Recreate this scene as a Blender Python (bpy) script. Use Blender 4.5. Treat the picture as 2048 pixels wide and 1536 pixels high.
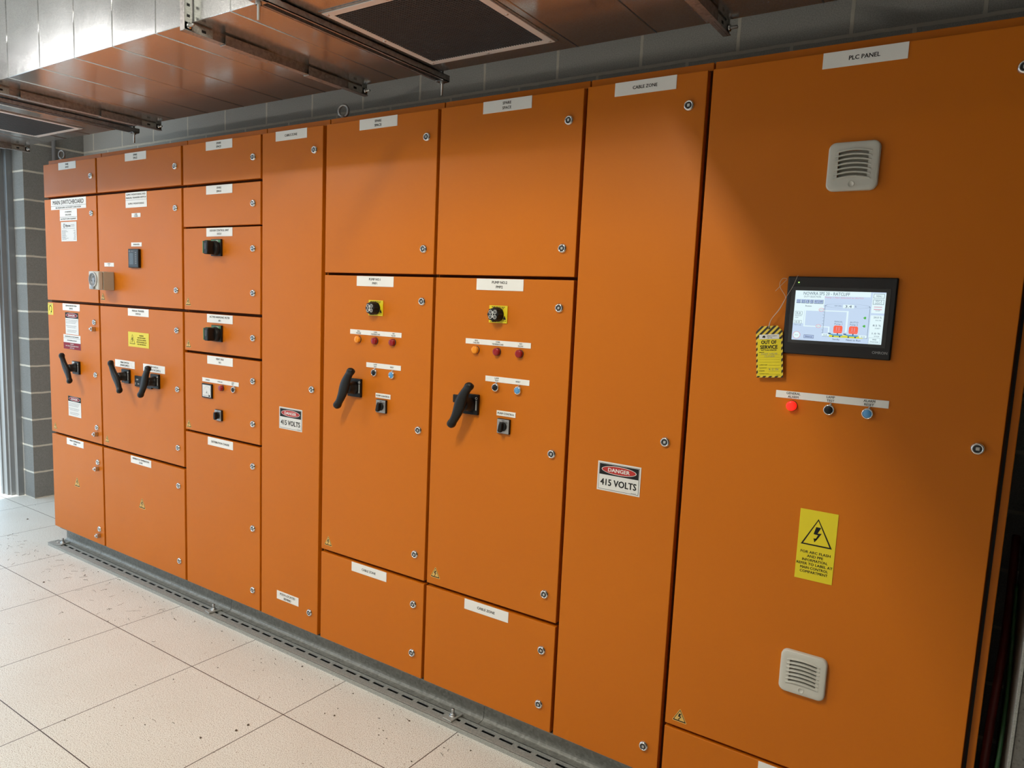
import bpy, bmesh, math, random
from mathutils import Vector, Matrix
random.seed(7)
SC = bpy.context.scene
for o in list(bpy.data.objects): bpy.data.objects.remove(o, do_unlink=True)
COL = SC.collection

# ------------------------------------------------------------------ camera
CP = Vector((4.79095, -2.11093, 1.60786))
r_ = Vector((0.82862692, 0.55804766, 0.04427453)); u_ = Vector((-0.1048815, 0.07707175, 0.99149373)); f_ = Vector((-0.54988844, 0.82622198, -0.12239261))
cam = bpy.data.cameras.new('camera'); camo = bpy.data.objects.new('camera', cam); COL.objects.link(camo)
camo.matrix_world = Matrix(((r_.x, u_.x, -f_.x, CP.x), (r_.y, u_.y, -f_.y, CP.y), (r_.z, u_.z, -f_.z, CP.z), (0, 0, 0, 1)))
cam.sensor_width = 36; cam.lens = 1457.418 / 2048 * 36
cam.shift_x = 0.468 / 2048; cam.shift_y = 20.81 / 2048
cam.clip_start = 0.02
SC.camera = camo
# ------------------------------------------------------------------ world, exposure, lights
SC.view_settings.view_transform = 'Standard'; SC.view_settings.look = 'None'
SC.view_settings.gamma = 1; SC.view_settings.use_curve_mapping = False
SC.view_settings.exposure = 0.02
w = bpy.data.worlds.new('world'); SC.world = w; w.use_nodes = True
bg = w.node_tree.nodes['Background']; bg.inputs[0].default_value = (0.58, 0.80, 1.0, 1); bg.inputs[1].default_value = 2.2
sl = bpy.data.lights.new('sun', 'SUN'); sl.energy = 5.5; sl.angle = .009; sl.color = (1, .97, .90)
so = bpy.data.objects.new('sun', sl); COL.objects.link(so); so.location = (-1.2, -6, 5)
so.rotation_euler = Vector((.05, 1, -.60)).to_track_quat('-Z', 'Y').to_euler()
CEIL = 3.12
# battens: x, y, along x or y, watts, label
LIGHTS = [(-0.05, -1.93, 'x', 51, 'fluorescent ceiling batten nearest the doorway'),
          (1.72, -1.93, 'x', 4, 'fluorescent ceiling batten in front of the duct, second from the doorway'),
          (3.42, -1.93, 'y', 46, 'fluorescent ceiling batten running towards the switchboard, beside the added shade duct'),
          (0.80, -3.60, 'x', 2, 'added fill batten deep in the room, left of the added shade duct')]  # last batten is an added weak fill lamp, out of view
LZ = 2.97

# ------------------------------------------------------------------ materials
MATS = {}
def srgb(r, g, b):
    f = lambda c: c / 12.92 if c <= .04045 else ((c + .055) / 1.055) ** 2.4
    return (f(r / 255), f(g / 255), f(b / 255), 1)
def mat(name, col, rough=.5, metal=0, emit=None, es=1, spec=.5, coat=0):
    if name in MATS: return MATS[name]
    m = bpy.data.materials.new(name); m.use_nodes = True
    b = m.node_tree.nodes['Principled BSDF']
    b.inputs['Base Color'].default_value = col; b.inputs['Roughness'].default_value = rough
    b.inputs['Metallic'].default_value = metal; b.inputs['Specular IOR Level'].default_value = spec
    b.inputs['Coat Weight'].default_value = coat
    if emit: b.inputs['Emission Color'].default_value = emit; b.inputs['Emission Strength'].default_value = es
    MATS[name] = m; return m
class NT:
    def __init__(s, m): s.t = m.node_tree; s.b = s.t.nodes['Principled BSDF']
    def n(s, typ, **kw):
        x = s.t.nodes.new(typ)
        for k, v in kw.items(): setattr(x, k, v)
        return x
    def l(s, a, b): s.t.links.new(a, b)
    def pos(s):
        g = s.n('ShaderNodeNewGeometry'); return g.outputs['Position']
    def math(s, op, a, b=None, c=None):
        x = s.n('ShaderNodeMath', operation=op)
        for i, v in enumerate((a, b, c)):
            if v is None: continue
            if isinstance(v, (int, float)): x.inputs[i].default_value = v
            else: s.l(v, x.inputs[i])
        return x.outputs[0]
    def noise(s, vec, scale, detail=3, rough=.5):
        x = s.n('ShaderNodeTexNoise'); x.inputs['Scale'].default_value = scale; x.inputs['Detail'].default_value = detail; x.inputs['Roughness'].default_value = rough
        s.l(vec, x.inputs['Vector']); return x.outputs['Fac']
    def ramp(s, fac, stops):
        x = s.n('ShaderNodeValToRGB'); e = x.color_ramp.elements
        while len(e) < len(stops): e.new(.5)
        for i, (p, c) in enumerate(stops): e[i].position = p; e[i].color = c if len(c) == 4 else (*c, 1)
        s.l(fac, x.inputs[0]); return x.outputs[0]
    def mix(s, fac, a, b, typ='MIX'):
        x = s.n('ShaderNodeMix', data_type='RGBA', blend_type=typ)
        if isinstance(fac, (int, float)): x.inputs[0].default_value = fac
        else: s.l(fac, x.inputs[0])
        for i, v in ((6, a), (7, b)):
            if isinstance(v, tuple): x.inputs[i].default_value = v
            else: s.l(v, x.inputs[i])
        return x.outputs[2]
    def bump(s, h, strength, dist):
        x = s.n('ShaderNodeBump'); x.inputs['Strength'].default_value = strength; x.inputs['Distance'].default_value = dist
        s.l(h, x.inputs['Height']); s.l(x.outputs[0], s.b.inputs['Normal'])

# powder-coated orange
ORANGE = mat('orange_powder_coat', (0.61, 0.162, 0.003, 1), .42, spec=.28)
t = NT(ORANGE); P = t.pos(); nz = t.noise(P, 900, 2); t.bump(nz, .12, .0004)
lo = t.noise(P, 1.7, 3); t.l(t.ramp(lo, [(0.3, (0.60, .158, .003, 1)), (.7, (0.63, .168, .003, 1))]), t.b.inputs['Base Color'])
t.l(t.ramp(t.noise(P, 6, 4), [(0.3, (.39, .39, .39, 1)), (.7, (.45, .45, .45, 1))]), t.b.inputs['Roughness'])
WHITE = mat('engraved_white_label', (.90, .90, .87, 1), .42)
STICK = mat('white_vinyl', (.78, .78, .76, 1), .4)
BLACK = mat('black_ink', (.018, .018, .019, 1), .7, spec=.2)
GREYINK = mat('grey_ink', (.22, .22, .23, 1), .5)
RED = mat('red_vinyl', (.50, .025, .02, 1), .4)
MAROON = mat('maroon_vinyl', (.27, .010, .025, 1), .6, spec=.3)
YELLOW = mat('yellow_vinyl', (.80, .66, .012, 1), .45)
PALEY = mat('pale_yellow_vinyl', (.78, .50, .13, 1), .45)
PLAST = mat('black_plastic', (.009, .009, .009, 1), .42, spec=.3)
PLASTD = mat('dark_grey_plastic', (.035, .035, .037, 1), .45)
CHROME = mat('chrome', (.72, .72, .72, 1), .14, 1)
STEEL = mat('zinc_steel', (.55, .56, .56, 1), .35, 1)
BEIGE = mat('beige_plastic', (.46, .43, .35, 1), .45)
BEIGEL = mat('light_grey_plastic', (.60, .59, .53, 1), .4)
SEAL = mat('seal_and_gap_shade', (.085, .028, .008, 1), .8, spec=.1)  # door seals, in the brown of the shaded door gaps
DARK = mat('dark_gap', (.006, .006, .007, 1), .8)
GREEN = mat('green_plastic', (.06, .20, .07, 1), .4)
BLUE = mat('blue_cap', (.10, .34, .68, 1), .35)
AMBER = mat('amber_lens', (.95, .32, .012, 1), .25)
REDL = mat('red_lens', (.32, .008, .012, 1), .25)
REDON = mat('red_lens_lit', (1, .02, .01, 1), .3, emit=(1, .015, .008, 1), es=1.1)
STRING = mat('cotton_string', (.66, .58, .48, 1), .9)
SILVER = mat('brushed_face_plate', (.42, .42, .42, 1), .42, .7)

def galv(name, base, r0, r1, spangle, bstr, metal=1.0, streak=None):
    m = mat(name, base, r0, metal); t = NT(m); P = t.pos()
    v = t.n('ShaderNodeTexVoronoi'); v.inputs['Scale'].default_value = spangle
    mp = t.n('ShaderNodeMapping'); mp.inputs['Scale'].default_value = streak or (1, 1, 1); t.l(P, mp.inputs[0]); t.l(mp.outputs[0], v.inputs['Vector'])
    sep = t.n('ShaderNodeSeparateColor'); t.l(v.outputs['Color'], sep.inputs[0])
    big = t.noise(P, 3.5, 5, .6)
    rr = t.math('ADD', t.math('MULTIPLY', sep.outputs[0], r1 - r0), t.math('MULTIPLY', big, .16))
    t.l(t.math('ADD', rr, r0 - .08), t.b.inputs['Roughness'])
    k = t.math('ADD', .10, t.math('ADD', t.math('MULTIPLY', sep.outputs[1], .55), t.math('MULTIPLY', big, .35)))
    d = tuple(c * .50 for c in base[:3]) + (1,)
    t.l(t.mix(k, d, base), t.b.inputs['Base Color'])
    if bstr: t.bump(t.math('ADD', t.math('MULTIPLY', sep.outputs[2], .6), big), bstr, .002)
    return m
GALV = galv('galvanised_duct_sheet', (.78, .80, .81, 1), .13, .24, 560, .006, .88)
GALVS = galv('galvanised_strut', (.52, .53, .50, 1), .38, .5, 300, .03, .35)
PLINTHM = galv('galvanised_plinth_steel', (.34, .34, .31, 1), .42, .6, 90, .10, .35)
DARKSTEEL = galv('dark_zinc_steel', (.50, .48, .47, 1), .30, .45, 120, .03, .75)
GRFRAME = mat('grille_frame_aluminium', (.78, .73, .70, 1), .45, .2)

# concrete block walls: joints from world position
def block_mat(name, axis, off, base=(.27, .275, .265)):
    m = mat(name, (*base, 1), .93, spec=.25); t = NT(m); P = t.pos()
    s = t.n('ShaderNodeSeparateXYZ'); t.l(P, s.inputs[0])
    z = s.outputs[2]; a = s.outputs[0] if axis == 'x' else s.outputs[1]
    wob = t.noise(P, 16, 2); wv = t.math('MULTIPLY', t.math('SUBTRACT', wob, .5), .006)
    zz = t.math('DIVIDE', t.math('ADD', z, wv), .2)
    row = t.math('FLOOR', zz); par = t.math('MODULO', t.math('ADD', row, 100), 2)
    fz = t.math('SUBTRACT', zz, row); dz = t.math('MULTIPLY', t.math('MINIMUM', fz, t.math('SUBTRACT', 1.0, fz)), .2)
    aa = t.math('DIVIDE', t.math('ADD', t.math('ADD', a, off), wv), .4)
    aa = t.math('ADD', aa, t.math('MULTIPLY', par, .5))
    fa = t.math('FRACT', aa); da = t.math('MULTIPLY', t.math('MINIMUM', fa, t.math('SUBTRACT', 1.0, fa)), .4)
    d = t.math('MINIMUM', dz, da) if axis == 'x' else dz
    mort = t.ramp(t.math('DIVIDE', d, .01), [(.58, (1, 1, 1, 1)), (.76, (0, 0, 0, 1))])
    n1 = t.noise(P, 240, 4, .7); n2 = t.noise(P, 5, 4)
    dk = tuple(c * .70 for c in base); lt = tuple(c * 1.28 for c in base)
    body = t.mix(t.ramp(n1, [(.35, (0, 0, 0, 1)), (.7, (1, 1, 1, 1))]), (*dk, 1), (*lt, 1))
    body = t.mix(t.math('MULTIPLY', n2, .45), body, (*[c * .8 for c in base], 1))
    mc = t.mix(t.noise(P, 40, 3), (.58, .56, .49, 1), (.72, .69, .61, 1))
    t.l(t.mix(mort, body, mc), t.b.inputs['Base Color'])
    sp = t.n('ShaderNodeSeparateColor'); t.l(mort, sp.inputs[0])
    t.bump(t.math('ADD', t.math('MULTIPLY', sp.outputs[0], 1.2), t.math('MULTIPLY', n1, .9)), .55, .004)
    return m
BLK_X = block_mat('concrete_block_back_brightened', 'x', .364, (.46, .46, .44))  # same block as the side walls, paler to stand in for missing light
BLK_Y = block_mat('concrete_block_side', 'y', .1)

# floor tiles 600 mm
FLOORM = mat('speckled_floor_tile', (.6, .55, .48, 1), .38); t = NT(FLOORM); P = t.pos()
s = t.n('ShaderNodeSeparateXYZ'); t.l(P, s.inputs[0])
def seam(o, off):
    q = t.math('DIVIDE', t.math('ADD', o, off), .6); fr = t.math('FRACT', q)
    return t.math('MULTIPLY', t.math('MINIMUM', fr, t.math('SUBTRACT', 1.0, fr)), .6)
d = t.math('MINIMUM', seam(s.outputs[0], 12 - .2438), seam(s.outputs[1], 12 + .3755))
sm = t.ramp(t.math('DIVIDE', d, .01), [(.13, (1, 1, 1, 1)), (.24, (0, 0, 0, 1))])
ns = t.noise(P, 290, 3, .6); n2 = t.noise(P, 3, 4); n3 = t.noise(P, 90, 2)
body = t.ramp(ns, [(.37, (.30, .245, .19, 1)), (.43, (.66, .655, .60, 1)), (.58, (.86, .875, .835, 1))])
body = t.mix(t.ramp(n2, [(.45, (0, 0, 0, 1)), (.8, (.30, .30, .30, 1))]), body, (.60, .55, .48, 1))
spk = t.ramp(n3, [(.26, (1, 1, 1, 1)), (.30, (0, 0, 0, 1))])
body = t.mix(spk, body, (.30, .23, .17, 1))
t.l(t.mix(sm, body, (.045, .028, .02, 1)), t.b.inputs['Base Color'])
t.l(t.ramp(ns, [(.3, (.5, .5, .5, 1)), (.7, (.34, .34, .34, 1))]), t.b.inputs['Roughness'])
t.bump(t.math('SUBTRACT', ns, sm), .10, .0010)
CEILM = mat('painted_ceiling', (.62, .62, .60, 1), .8)
PAINT = mat('white_painted_wall', (.74, .74, .72, 1), .8)
OUTG = mat('outdoor_concrete', (.50, .49, .46, 1), .85); t = NT(OUTG); t.l(t.ramp(t.noise(t.pos(), 8, 5), [(.3, (.42, .41, .38, 1)), (.7, (.56, .55, .51, 1))]), t.b.inputs['Base Color'])
ALU = mat('grey_anodised_frame', (.30, .32, .33, 1), .38, .6)
# hazard stripes of the tag
STRIPE = mat('black_yellow_stripe', (.8, .6, .02, 1), .5); t = NT(STRIPE); P = t.pos()
s = t.n('ShaderNodeSeparateXYZ'); t.l(P, s.inputs[0])
k = t.math('FRACT', t.math('DIVIDE', t.math('ADD', t.math('SUBTRACT', t.math('MULTIPLY', s.outputs[2], .86), s.outputs[0]), 20), .0152))
t.l(t.ramp(k, [(.47, (.80, .60, .06, 1)), (.53, (.025, .02, .012, 1))]), t.b.inputs['Base Color'])

# ------------------------------------------------------------------ mesh helpers
class B:
    def __init__(s): s.bm = bmesh.new(); s.mats = []
    def mi(s, m):
        if m not in s.mats: s.mats.append(m)
        return s.mats.index(m)
    def face(s, vs, m):
        f = s.bm.faces.new([s.bm.verts.new(v) for v in vs]); f.material_index = s.mi(m); return f
    def box(s, x0, x1, y0, y1, z0, z1, m, bev=0, seg=2):
        i = s.mi(m); bm = s.bm; nb = len(bm.verts)
        v = [bm.verts.new(p) for p in ((x0,y0,z0),(x1,y0,z0),(x1,y1,z0),(x0,y1,z0),(x0,y0,z1),(x1,y0,z1),(x1,y1,z1),(x0,y1,z1))]
        fs = [bm.faces.new([v[a] for a in q]) for q in ((0,3,2,1),(4,5,6,7),(0,1,5,4),(1,2,6,5),(2,3,7,6),(3,0,4,7))]
        for f in fs: f.material_index = i
        if bev:
            es = list({e for f in fs for e in f.edges})
            r = bmesh.ops.bevel(bm, geom=es, offset=bev, segments=seg, profile=.5, affect='EDGES')
            for f in r['faces']: f.material_index = i; f.smooth = True
        return s
    def prism(s, pts, y0, y1, m, plane='xz', bev=0):
        # polygon pts extruded along the third axis
        def P3(p, d): return (p[0], d, p[1]) if plane == 'xz' else ((p[0], p[1], d) if plane == 'xy' else (d, p[0], p[1]))
        i = s.mi(m); a = [s.bm.verts.new(P3(p, y0)) for p in pts]; b = [s.bm.verts.new(P3(p, y1)) for p in pts]
        fs = [s.bm.faces.new(a), s.bm.faces.new(b[::-1])]
        n = len(pts)
        for k in range(n): fs.append(s.bm.faces.new((a[k], b[k], b[(k+1) % n], a[(k+1) % n])))
        for f in fs: f.material_index = i
        bmesh.ops.recalc_face_normals(s.bm, faces=fs)
        if bev:
            es = [e for e in fs[0].edges] + [e for e in fs[1].edges]
            r = bmesh.ops.bevel(s.bm, geom=es, offset=bev, segments=2, profile=.5, affect='EDGES')
            for f in r['faces']: f.material_index = i; f.smooth = True
        return s
    def lathe(s, prof, c, axis, m, n=24):
        # prof: (radius, distance along axis); closed ends where radius 0
        i = s.mi(m); ax = Vector(axis).normalized(); t0 = ax.orthogonal().normalized(); t1 = ax.cross(t0)
        rings = []
        for r, d in prof:
            if r <= 1e-7: rings.append([s.bm.verts.new(Vector(c) + ax * d)])
            else: rings.append([s.bm.verts.new(Vector(c) + ax * d + (t0 * math.cos(2*math.pi*k/n) + t1 * math.sin(2*math.pi*k/n)) * r) for k in range(n)])
        fs = []
        for a, b in zip(rings, rings[1:]):
            for k in range(n):
                q = [a[k % len(a)], a[(k+1) % n % len(a)], b[(k+1) % n % len(b)], b[k % len(b)]]
                q = list(dict.fromkeys(q))
                if len(q) > 2:
                    f = s.bm.faces.new(q); f.material_index = i; f.smooth = True; fs.append(f)
        bmesh.ops.recalc_face_normals(s.bm, faces=fs)
        return s
    def tube(s, pts, r, m, n=10, cap=True):
        i = s.mi(m); pts = [Vector(p) for p in pts]; rings = []; prev = None
        for k, p in enumerate(pts):
            d = (pts[min(k+1, len(pts)-1)] - pts[max(k-1, 0)]).normalized()
            t0 = d.orthogonal().normalized() if prev is None else (prev - d * prev.dot(d)).normalized()
            prev = t0; t1 = d.cross(t0); rad = r[k] if isinstance(r, (list, tuple)) else r
            rings.append([s.bm.verts.new(p + (t0 * math.cos(2*math.pi*j/n) + t1 * math.sin(2*math.pi*j/n)) * rad) for j in range(n)])
        fs = []
        for a, b in zip(rings, rings[1:]):
            for j in range(n): fs.append(s.bm.faces.new((a[j], a[(j+1) % n], b[(j+1) % n], b[j])))
        for f in fs: f.smooth = True
        if cap: fs += [s.bm.faces.new(rings[0][::-1]), s.bm.faces.new(rings[-1])]
        for f in fs: f.material_index = i
        bmesh.ops.recalc_face_normals(s.bm, faces=fs)
        return s
    def torus(s, c, R, r, axis, m, n=28, k=10, arc=1.0):
        ax = Vector(axis).normalized(); t0 = ax.orthogonal().normalized(); t1 = ax.cross(t0)
        pts = [Vector(c) + (t0 * math.cos(2*math.pi*j/n) + t1 * math.sin(2*math.pi*j/n)) * R for j in range(n)]
        i = s.mi(m); rings = []
        for j in range(n):
            rad = (pts[j] - Vector(c)).normalized()
            rings.append([s.bm.verts.new(pts[j] + (rad * math.cos(2*math.pi*q/k) + ax * math.sin(2*math.pi*q/k)) * r) for q in range(k)])
        for j in range(n):
            a, b = rings[j], rings[(j+1) % n]
            for q in range(k):
                f = s.bm.faces.new((a[q], b[q], b[(q+1) % k], a[(q+1) % k])); f.material_index = i; f.smooth = True
        return s
    def mesh(s, name, origin):
        bmesh.ops.recalc_face_normals(s.bm, faces=[f for f in s.bm.faces]) if False else None
        for v in s.bm.verts: v.co -= Vector(origin)
        me = bpy.data.meshes.new(name); s.bm.to_mesh(me); s.bm.free()
        for m in s.mats: me.materials.append(m)
        return me
ORG = {}
def empty(name, loc, label, cat, group=None):
    o = bpy.data.objects.new(name, None); COL.objects.link(o); o.location = loc; o.empty_display_size = .1
    ORG[o] = Vector(loc); tag(o, label, cat, group); return o
def tag(o, label=None, cat=None, group=None, kind=None):
    if label: o['label'] = label
    if cat: o['category'] = cat
    if group: o['group'] = group
    if kind: o['kind'] = kind
    return o
def place(name, me, parent, pos):
    o = bpy.data.objects.new(name, me); COL.objects.link(o)
    if parent is not None: o.parent = parent; o.location = Vector(pos) - ORG[parent]
    else: o.location = pos
    ORG[o] = Vector(pos); return o
def obj(name, b, parent=None, origin=None):
    if origin is None:
        vs = [v.co for v in b.bm.verts]
        origin = Vector(((min(v.x for v in vs)+max(v.x for v in vs))/2, (min(v.y for v in vs)+max(v.y for v in vs))/2, min(v.z for v in vs)))
    return place(name, b.mesh(name, origin), parent, origin)
def struct(name, b): return tag(obj(name, b), kind='structure')

# text: outlines of the built-in font turned into flat faces
TC = {}
def glyphs(body, bold=0.0):
    key = (body, bold)
    if key not in TC:
        cu = bpy.data.curves.new('t', 'FONT'); cu.body = body; cu.size = 1; cu.resolution_u = 2; cu.offset = bold; cu.align_x = 'CENTER'; cu.space_line = 1.0
        o = bpy.data.objects.new('t', cu); COL.objects.link(o)
        bpy.context.view_layer.update()
        me = bpy.data.meshes.new_from_object(o.evaluated_get(bpy.context.evaluated_depsgraph_get()))
        vs = [v.co.copy() for v in me.vertices]; fs = [list(p.vertices) for p in me.polygons]
        bpy.data.objects.remove(o); bpy.data.meshes.remove(me); bpy.data.curves.remove(cu)
        TC[key] = (vs, fs)
    return TC[key]
def text(b, body, cx, cz, h, m, y, maxw=None, bold=.014, width=None, rot=0, slant=0):
    """body centred at (cx, cz) on the vertical plane y, capital height h."""
    vs, fs = glyphs(body, 0.0)
    if not vs: return
    x0 = min(v.x for v in vs); x1 = max(v.x for v in vs); s = h / .70; sx = s
    if width: sx = width / (x1 - x0)
    elif maxw and (x1 - x0) * s > maxw: sx = maxw / (x1 - x0)
    mid = (x0 + x1) / 2; i = b.mi(m); c, sn = math.cos(rot), math.sin(rot); bv = []
    for kk, (dx, dz) in enumerate(((0, 0),) if bold <= 0 else ((-bold, -bold*.6), (bold, bold*.6), (bold, -bold*.6), (-bold, bold*.6))):
        bv = []; yk = y - .00004*kk
        for v in vs:
            px = (v.x - mid + dx) * sx + slant * (v.y - .35) * s; pz = (v.y + dz - .35) * s
            bv.append(b.bm.verts.new((cx + px * c - pz * sn, yk, cz + px * sn + pz * c)))
        for f in fs:
            try: q = b.bm.faces.new([bv[k] for k in f]); q.material_index = i
            except ValueError: pass
def rect(b, x0, x1, z0, z1, m, y): b.face([(x0, y, z0), (x1, y, z0), (x1, y, z1), (x0, y, z1)], m)
def ell(b, cx, cz, rx, rz, m, y, n=36): b.face([(cx + rx*math.cos(2*math.pi*k/n), y, cz + rz*math.sin(2*math.pi*k/n)) for k in range(n)], m)
def lines(b, x0, x1, z, m, y, th=.0012, n=None):
    rect(b, x0, x1, z - th/2, z + th/2, m, y)
def greek(b, x0, x1, z, h, m, y):
    # a row of word-like dashes for print too small to read in the photograph
    x = x0
    while x < x1 - h:
        L = random.uniform(1.5, 5) * h; L = min(L, x1 - x); rect(b, x, x + L, z - h/2, z + h/2, m, y); x += L + h * .8

# ------------------------------------------------------------------ the room
XL, YB, YP = -1.11, .775, .355
XR, YF = 7.6, -4.6
b = B(); b.box(XL - .55, XR, YF, YB, -.08, 0, FLOORM); struct('floor', b)
b = B(); b.box(XL - .2, XR + .2, YB, YB + .2, 0, CEIL, BLK_X); struct('wall_back', b)
b = B()
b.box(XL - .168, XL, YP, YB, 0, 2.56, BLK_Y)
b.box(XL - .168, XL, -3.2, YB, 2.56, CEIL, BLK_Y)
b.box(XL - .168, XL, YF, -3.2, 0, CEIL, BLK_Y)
struct('wall_left', b)
b = B(); b.box(XR, XR + .2, YF, YB, 0, CEIL, BLK_Y); struct('wall_right', b)
b = B(); b.box(XL - .2, XR + .2, YF - .2, YF, 0, CEIL, PAINT); struct('wall_front', b)
b = B(); b.box(XL - .2, XR + .2, YF - .2, YB + .2, CEIL, CEIL + .1, CEILM); struct('ceiling', b)
# doorway frame: stepped vertical guide profile and head
b = B()
prof = [(-1.279, .52), (-1.279, .315), (-1.326, .315), (-1.326, .286), (-1.352, .286), (-1.352, .271), (-1.412, .271), (-1.412, .262), (-1.44, .262), (-1.44, .52)]
b.prism(prof, 0, 2.62, ALU, 'xy')
b.box(-1.44, -1.30, -3.2, .262, 2.52, 2.66, ALU, .003)
b.box(-1.40, -1.279, -3.2, .315, 2.57, 2.70, ALU, .003)
b.prism([(-1.279, -3.12), (-1.279, -3.22), (-1.44, -3.22), (-1.44, -3.07), (-1.352, -3.07), (-1.352, -3.09), (-1.326, -3.09), (-1.326, -3.12)], 0, 2.62, ALU, 'xy')
struct('door_1', b)
b = B(); b.box(-14, XL - .55, -12, 8, -.13, -.02, OUTG); struct('outdoor_ground', b)

# ------------------------------------------------------------------ floor mounting channel and plinth
PX0, PX1 = .036, 4.845
pl = empty('steel_plinth', (2.4, .1, 0), 'grey galvanised steel channel plinth along the floor under the orange switchboard', 'plinth')
seams = [PX0, .455, 1.715, 3.29, PX1]
for a, c in zip(seams, seams[1:]):
    b = B(); a += .001; c -= .001
    # C section open towards the room: bottom flange, web with fillet, top flange
    yw = .050; rad = .016; th = .006
    pts = [(.010, .012), (.010, .012 + th)]
    pts += [(yw - rad + rad*math.sin(k*math.pi/8), .012 + th + rad - rad*math.cos(k*math.pi/8)) for k in range(0, 5)]
    pts += [(yw, .1), (.012, .1), (.012, .1055), (yw + th, .1055), (yw + th, .012)]
    b.prism(pts, a, c, PLINTHM, 'yz')
    obj('plinth_section', b, pl)
b = B(); b.lathe([(0, -.001), (.011, -.001), (.011, 0)], (.31, .0495, .075), (0, -1, 0), DARK); obj('bolt_hole', b, pl)

ch = empty('slotted_channel', (2.4, -.03, 0), 'slotted galvanised strut channel lying on the floor in front of the switchboard plinth', 'strut channel')
b = B(); zt = .021; y0, y1 = -.054, .0095; x0, x1 = .020, 4.84
sy0, sy1 = -.022, -.009
b.box(x0, x1, y0, sy0, zt - .0025, zt, GALVS); b.box(x0, x1, sy1, y1, zt - .0025, zt, GALVS)
x = x0; k = 0
while x < x1:                       # bridges between the slots (pitch 80 mm)
    e = min(x + .022, x1); b.box(x, e, sy0, sy1, zt - .0025, zt, GALVS); x += .0802
b.box(x0, x1, y0, y0 + .0025, 0, zt - .001, GALVS); b.box(x0, x1, y1 - .0025, y1, 0, zt, GALVS)
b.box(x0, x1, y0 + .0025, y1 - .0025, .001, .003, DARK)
# rounded front fold
b.prism([(y0, zt-.002), (y0 + .0007, zt - .0004), (y0 + .003, zt+.0004), (y0 + .003, zt - .003)], x0, x1, GALVS, 'yz')
obj('channel_profile', b, ch)
for cx in (.118, 1.665, 3.19):
    b = B(); b.box(-.022, .022, -.046, .022, zt + .001, zt + .0075, GALVS, .0015)
    b.lathe([(0, 0), (.0065, 0), (.0065, .026), (.0055, .028), (0, .028)], (0, -.012, zt + .0075), (0, 0, 1), STEEL, 12)
    b.lathe([(.011, 0), (.011, .009), (.0065, .009)], (0, -.012, zt + .0075), (0, 0, 1), STEEL, 6)
    b.lathe([(.014, 0), (.014, .0018), (.006, .0018)], (0, -.012, zt + .0075), (0, 0, 1), STEEL, 20)
    b.bm.transform(Matrix.Translation((cx, -.002, 0)) @ Matrix.Rotation(math.radians({.118: 18, 1.665: -8, 3.19: -4}[cx]), 4, 'Z'))
    obj('clamp_plate', b, ch)

# ------------------------------------------------------------------ switchboard
SPL = [-.003, .602, 1.409, 2.0115, 2.415, 3.019, 3.617, 4.0197, 4.8485]
DL = [0, .6104, 1.4177, 2.0178, 2.4252, 3.0258, 3.6235, 4.0273]
DR = [.5943, 1.401, 2.0051, 2.4044, 3.0119, 3.6107, 4.0121, 4.8187]
ZT, ZB, BZT = 2.2992, .1114, 2.328
ROWS = [[2.113, 2.0987, 1.513, 1.499, .7115, .697], [2.113, 2.0987, 1.513, 1.499, .7115, .697],
        [2.1116, 2.0985, 1.912, 1.904, 1.512, 1.499, 1.312, 1.299, .912, .8995], [],
        [1.7058, 1.6952, .5173, .5037], [1.7058, 1.6952, .5173, .5037], [], [.3099, .2992]]
LOCKZ = [[[2.206], [2.005], [1.404, 1.106, .803], [.600, .203]],
         [[2.205], [2.005, 1.604], [1.404, 1.106, .804], [.605, .203]],
         [[2.205], [2.005], [1.806, 1.607], [1.403], [1.205, 1.005], [.805, .506, .203]],
         [[2.205, 1.207, .203]],
         [[2.204, 1.799], [1.604, 1.111, .615], [.409, .206]],
         [[2.204, 1.798], [1.603, 1.109, .611], [.405, .203]],
         [[2.206, 1.208, .203]],
         [[2.204, 1.307, .41], [.2]]]
CLAB = ['far-left orange switchboard cabinet carrying the MAIN SWITCHBOARD sign and one black lever switch',
        'orange switchboard cabinet with two black lever main switches, power meter and yellow warning plate',
        'orange switchboard cabinet of six short stacked doors with odour control and vent fan switches',
        'narrow full-height orange CABLE ZONE cabinet with M.E.N located behind label near its foot',
        'orange switchboard cabinet labelled PUMP NO.1 with lamps, buttons and black lever',
        'orange switchboard cabinet labelled PUMP NO.2 with lamps, buttons and black lever',
        'narrow full-height orange CABLE ZONE cabinet next to the PLC panel',
        'wide orange PLC PANEL cabinet with touch screen and two grey vents at right end']

# shared lock
def lock_mesh():
    b = B(); A = (0, -1, 0)
    b.lathe([(.0165, 0), (.0165, .0015), (.0155, .0035), (.0135, .0072), (.0118, .0082), (.0100, .0078), (.0092, .0050)], (0, 0, 0), A, CHROME, 28)
    b.lathe([(.0092, .0050), (0, .0050)], (0, 0, 0), A, PLASTD, 28)
    b.box(-.0042, .0042, -.0078, -.0050, -.0042, .0042, STEEL, .0006, 1)
    return b.mesh('lock', (0, 0, 0))
LOCK = lock_mesh()
def cover_mesh():
    b = B(); b.prism([(-.009, .008), (.009, .008), (.011, -.006), (.006, -.016), (-.006, -.016), (-.011, -.006)], -.022, 0, STEEL, bev=.002)
    b.lathe([(.007, 0), (.007, .006), (.005, .008), (0, .008)], (0, -.022, -.003), (0, -1, 0), CHROME, 16); return b.mesh('keyed_lock', (0, 0, 0))
KEYL = cover_mesh()

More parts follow.
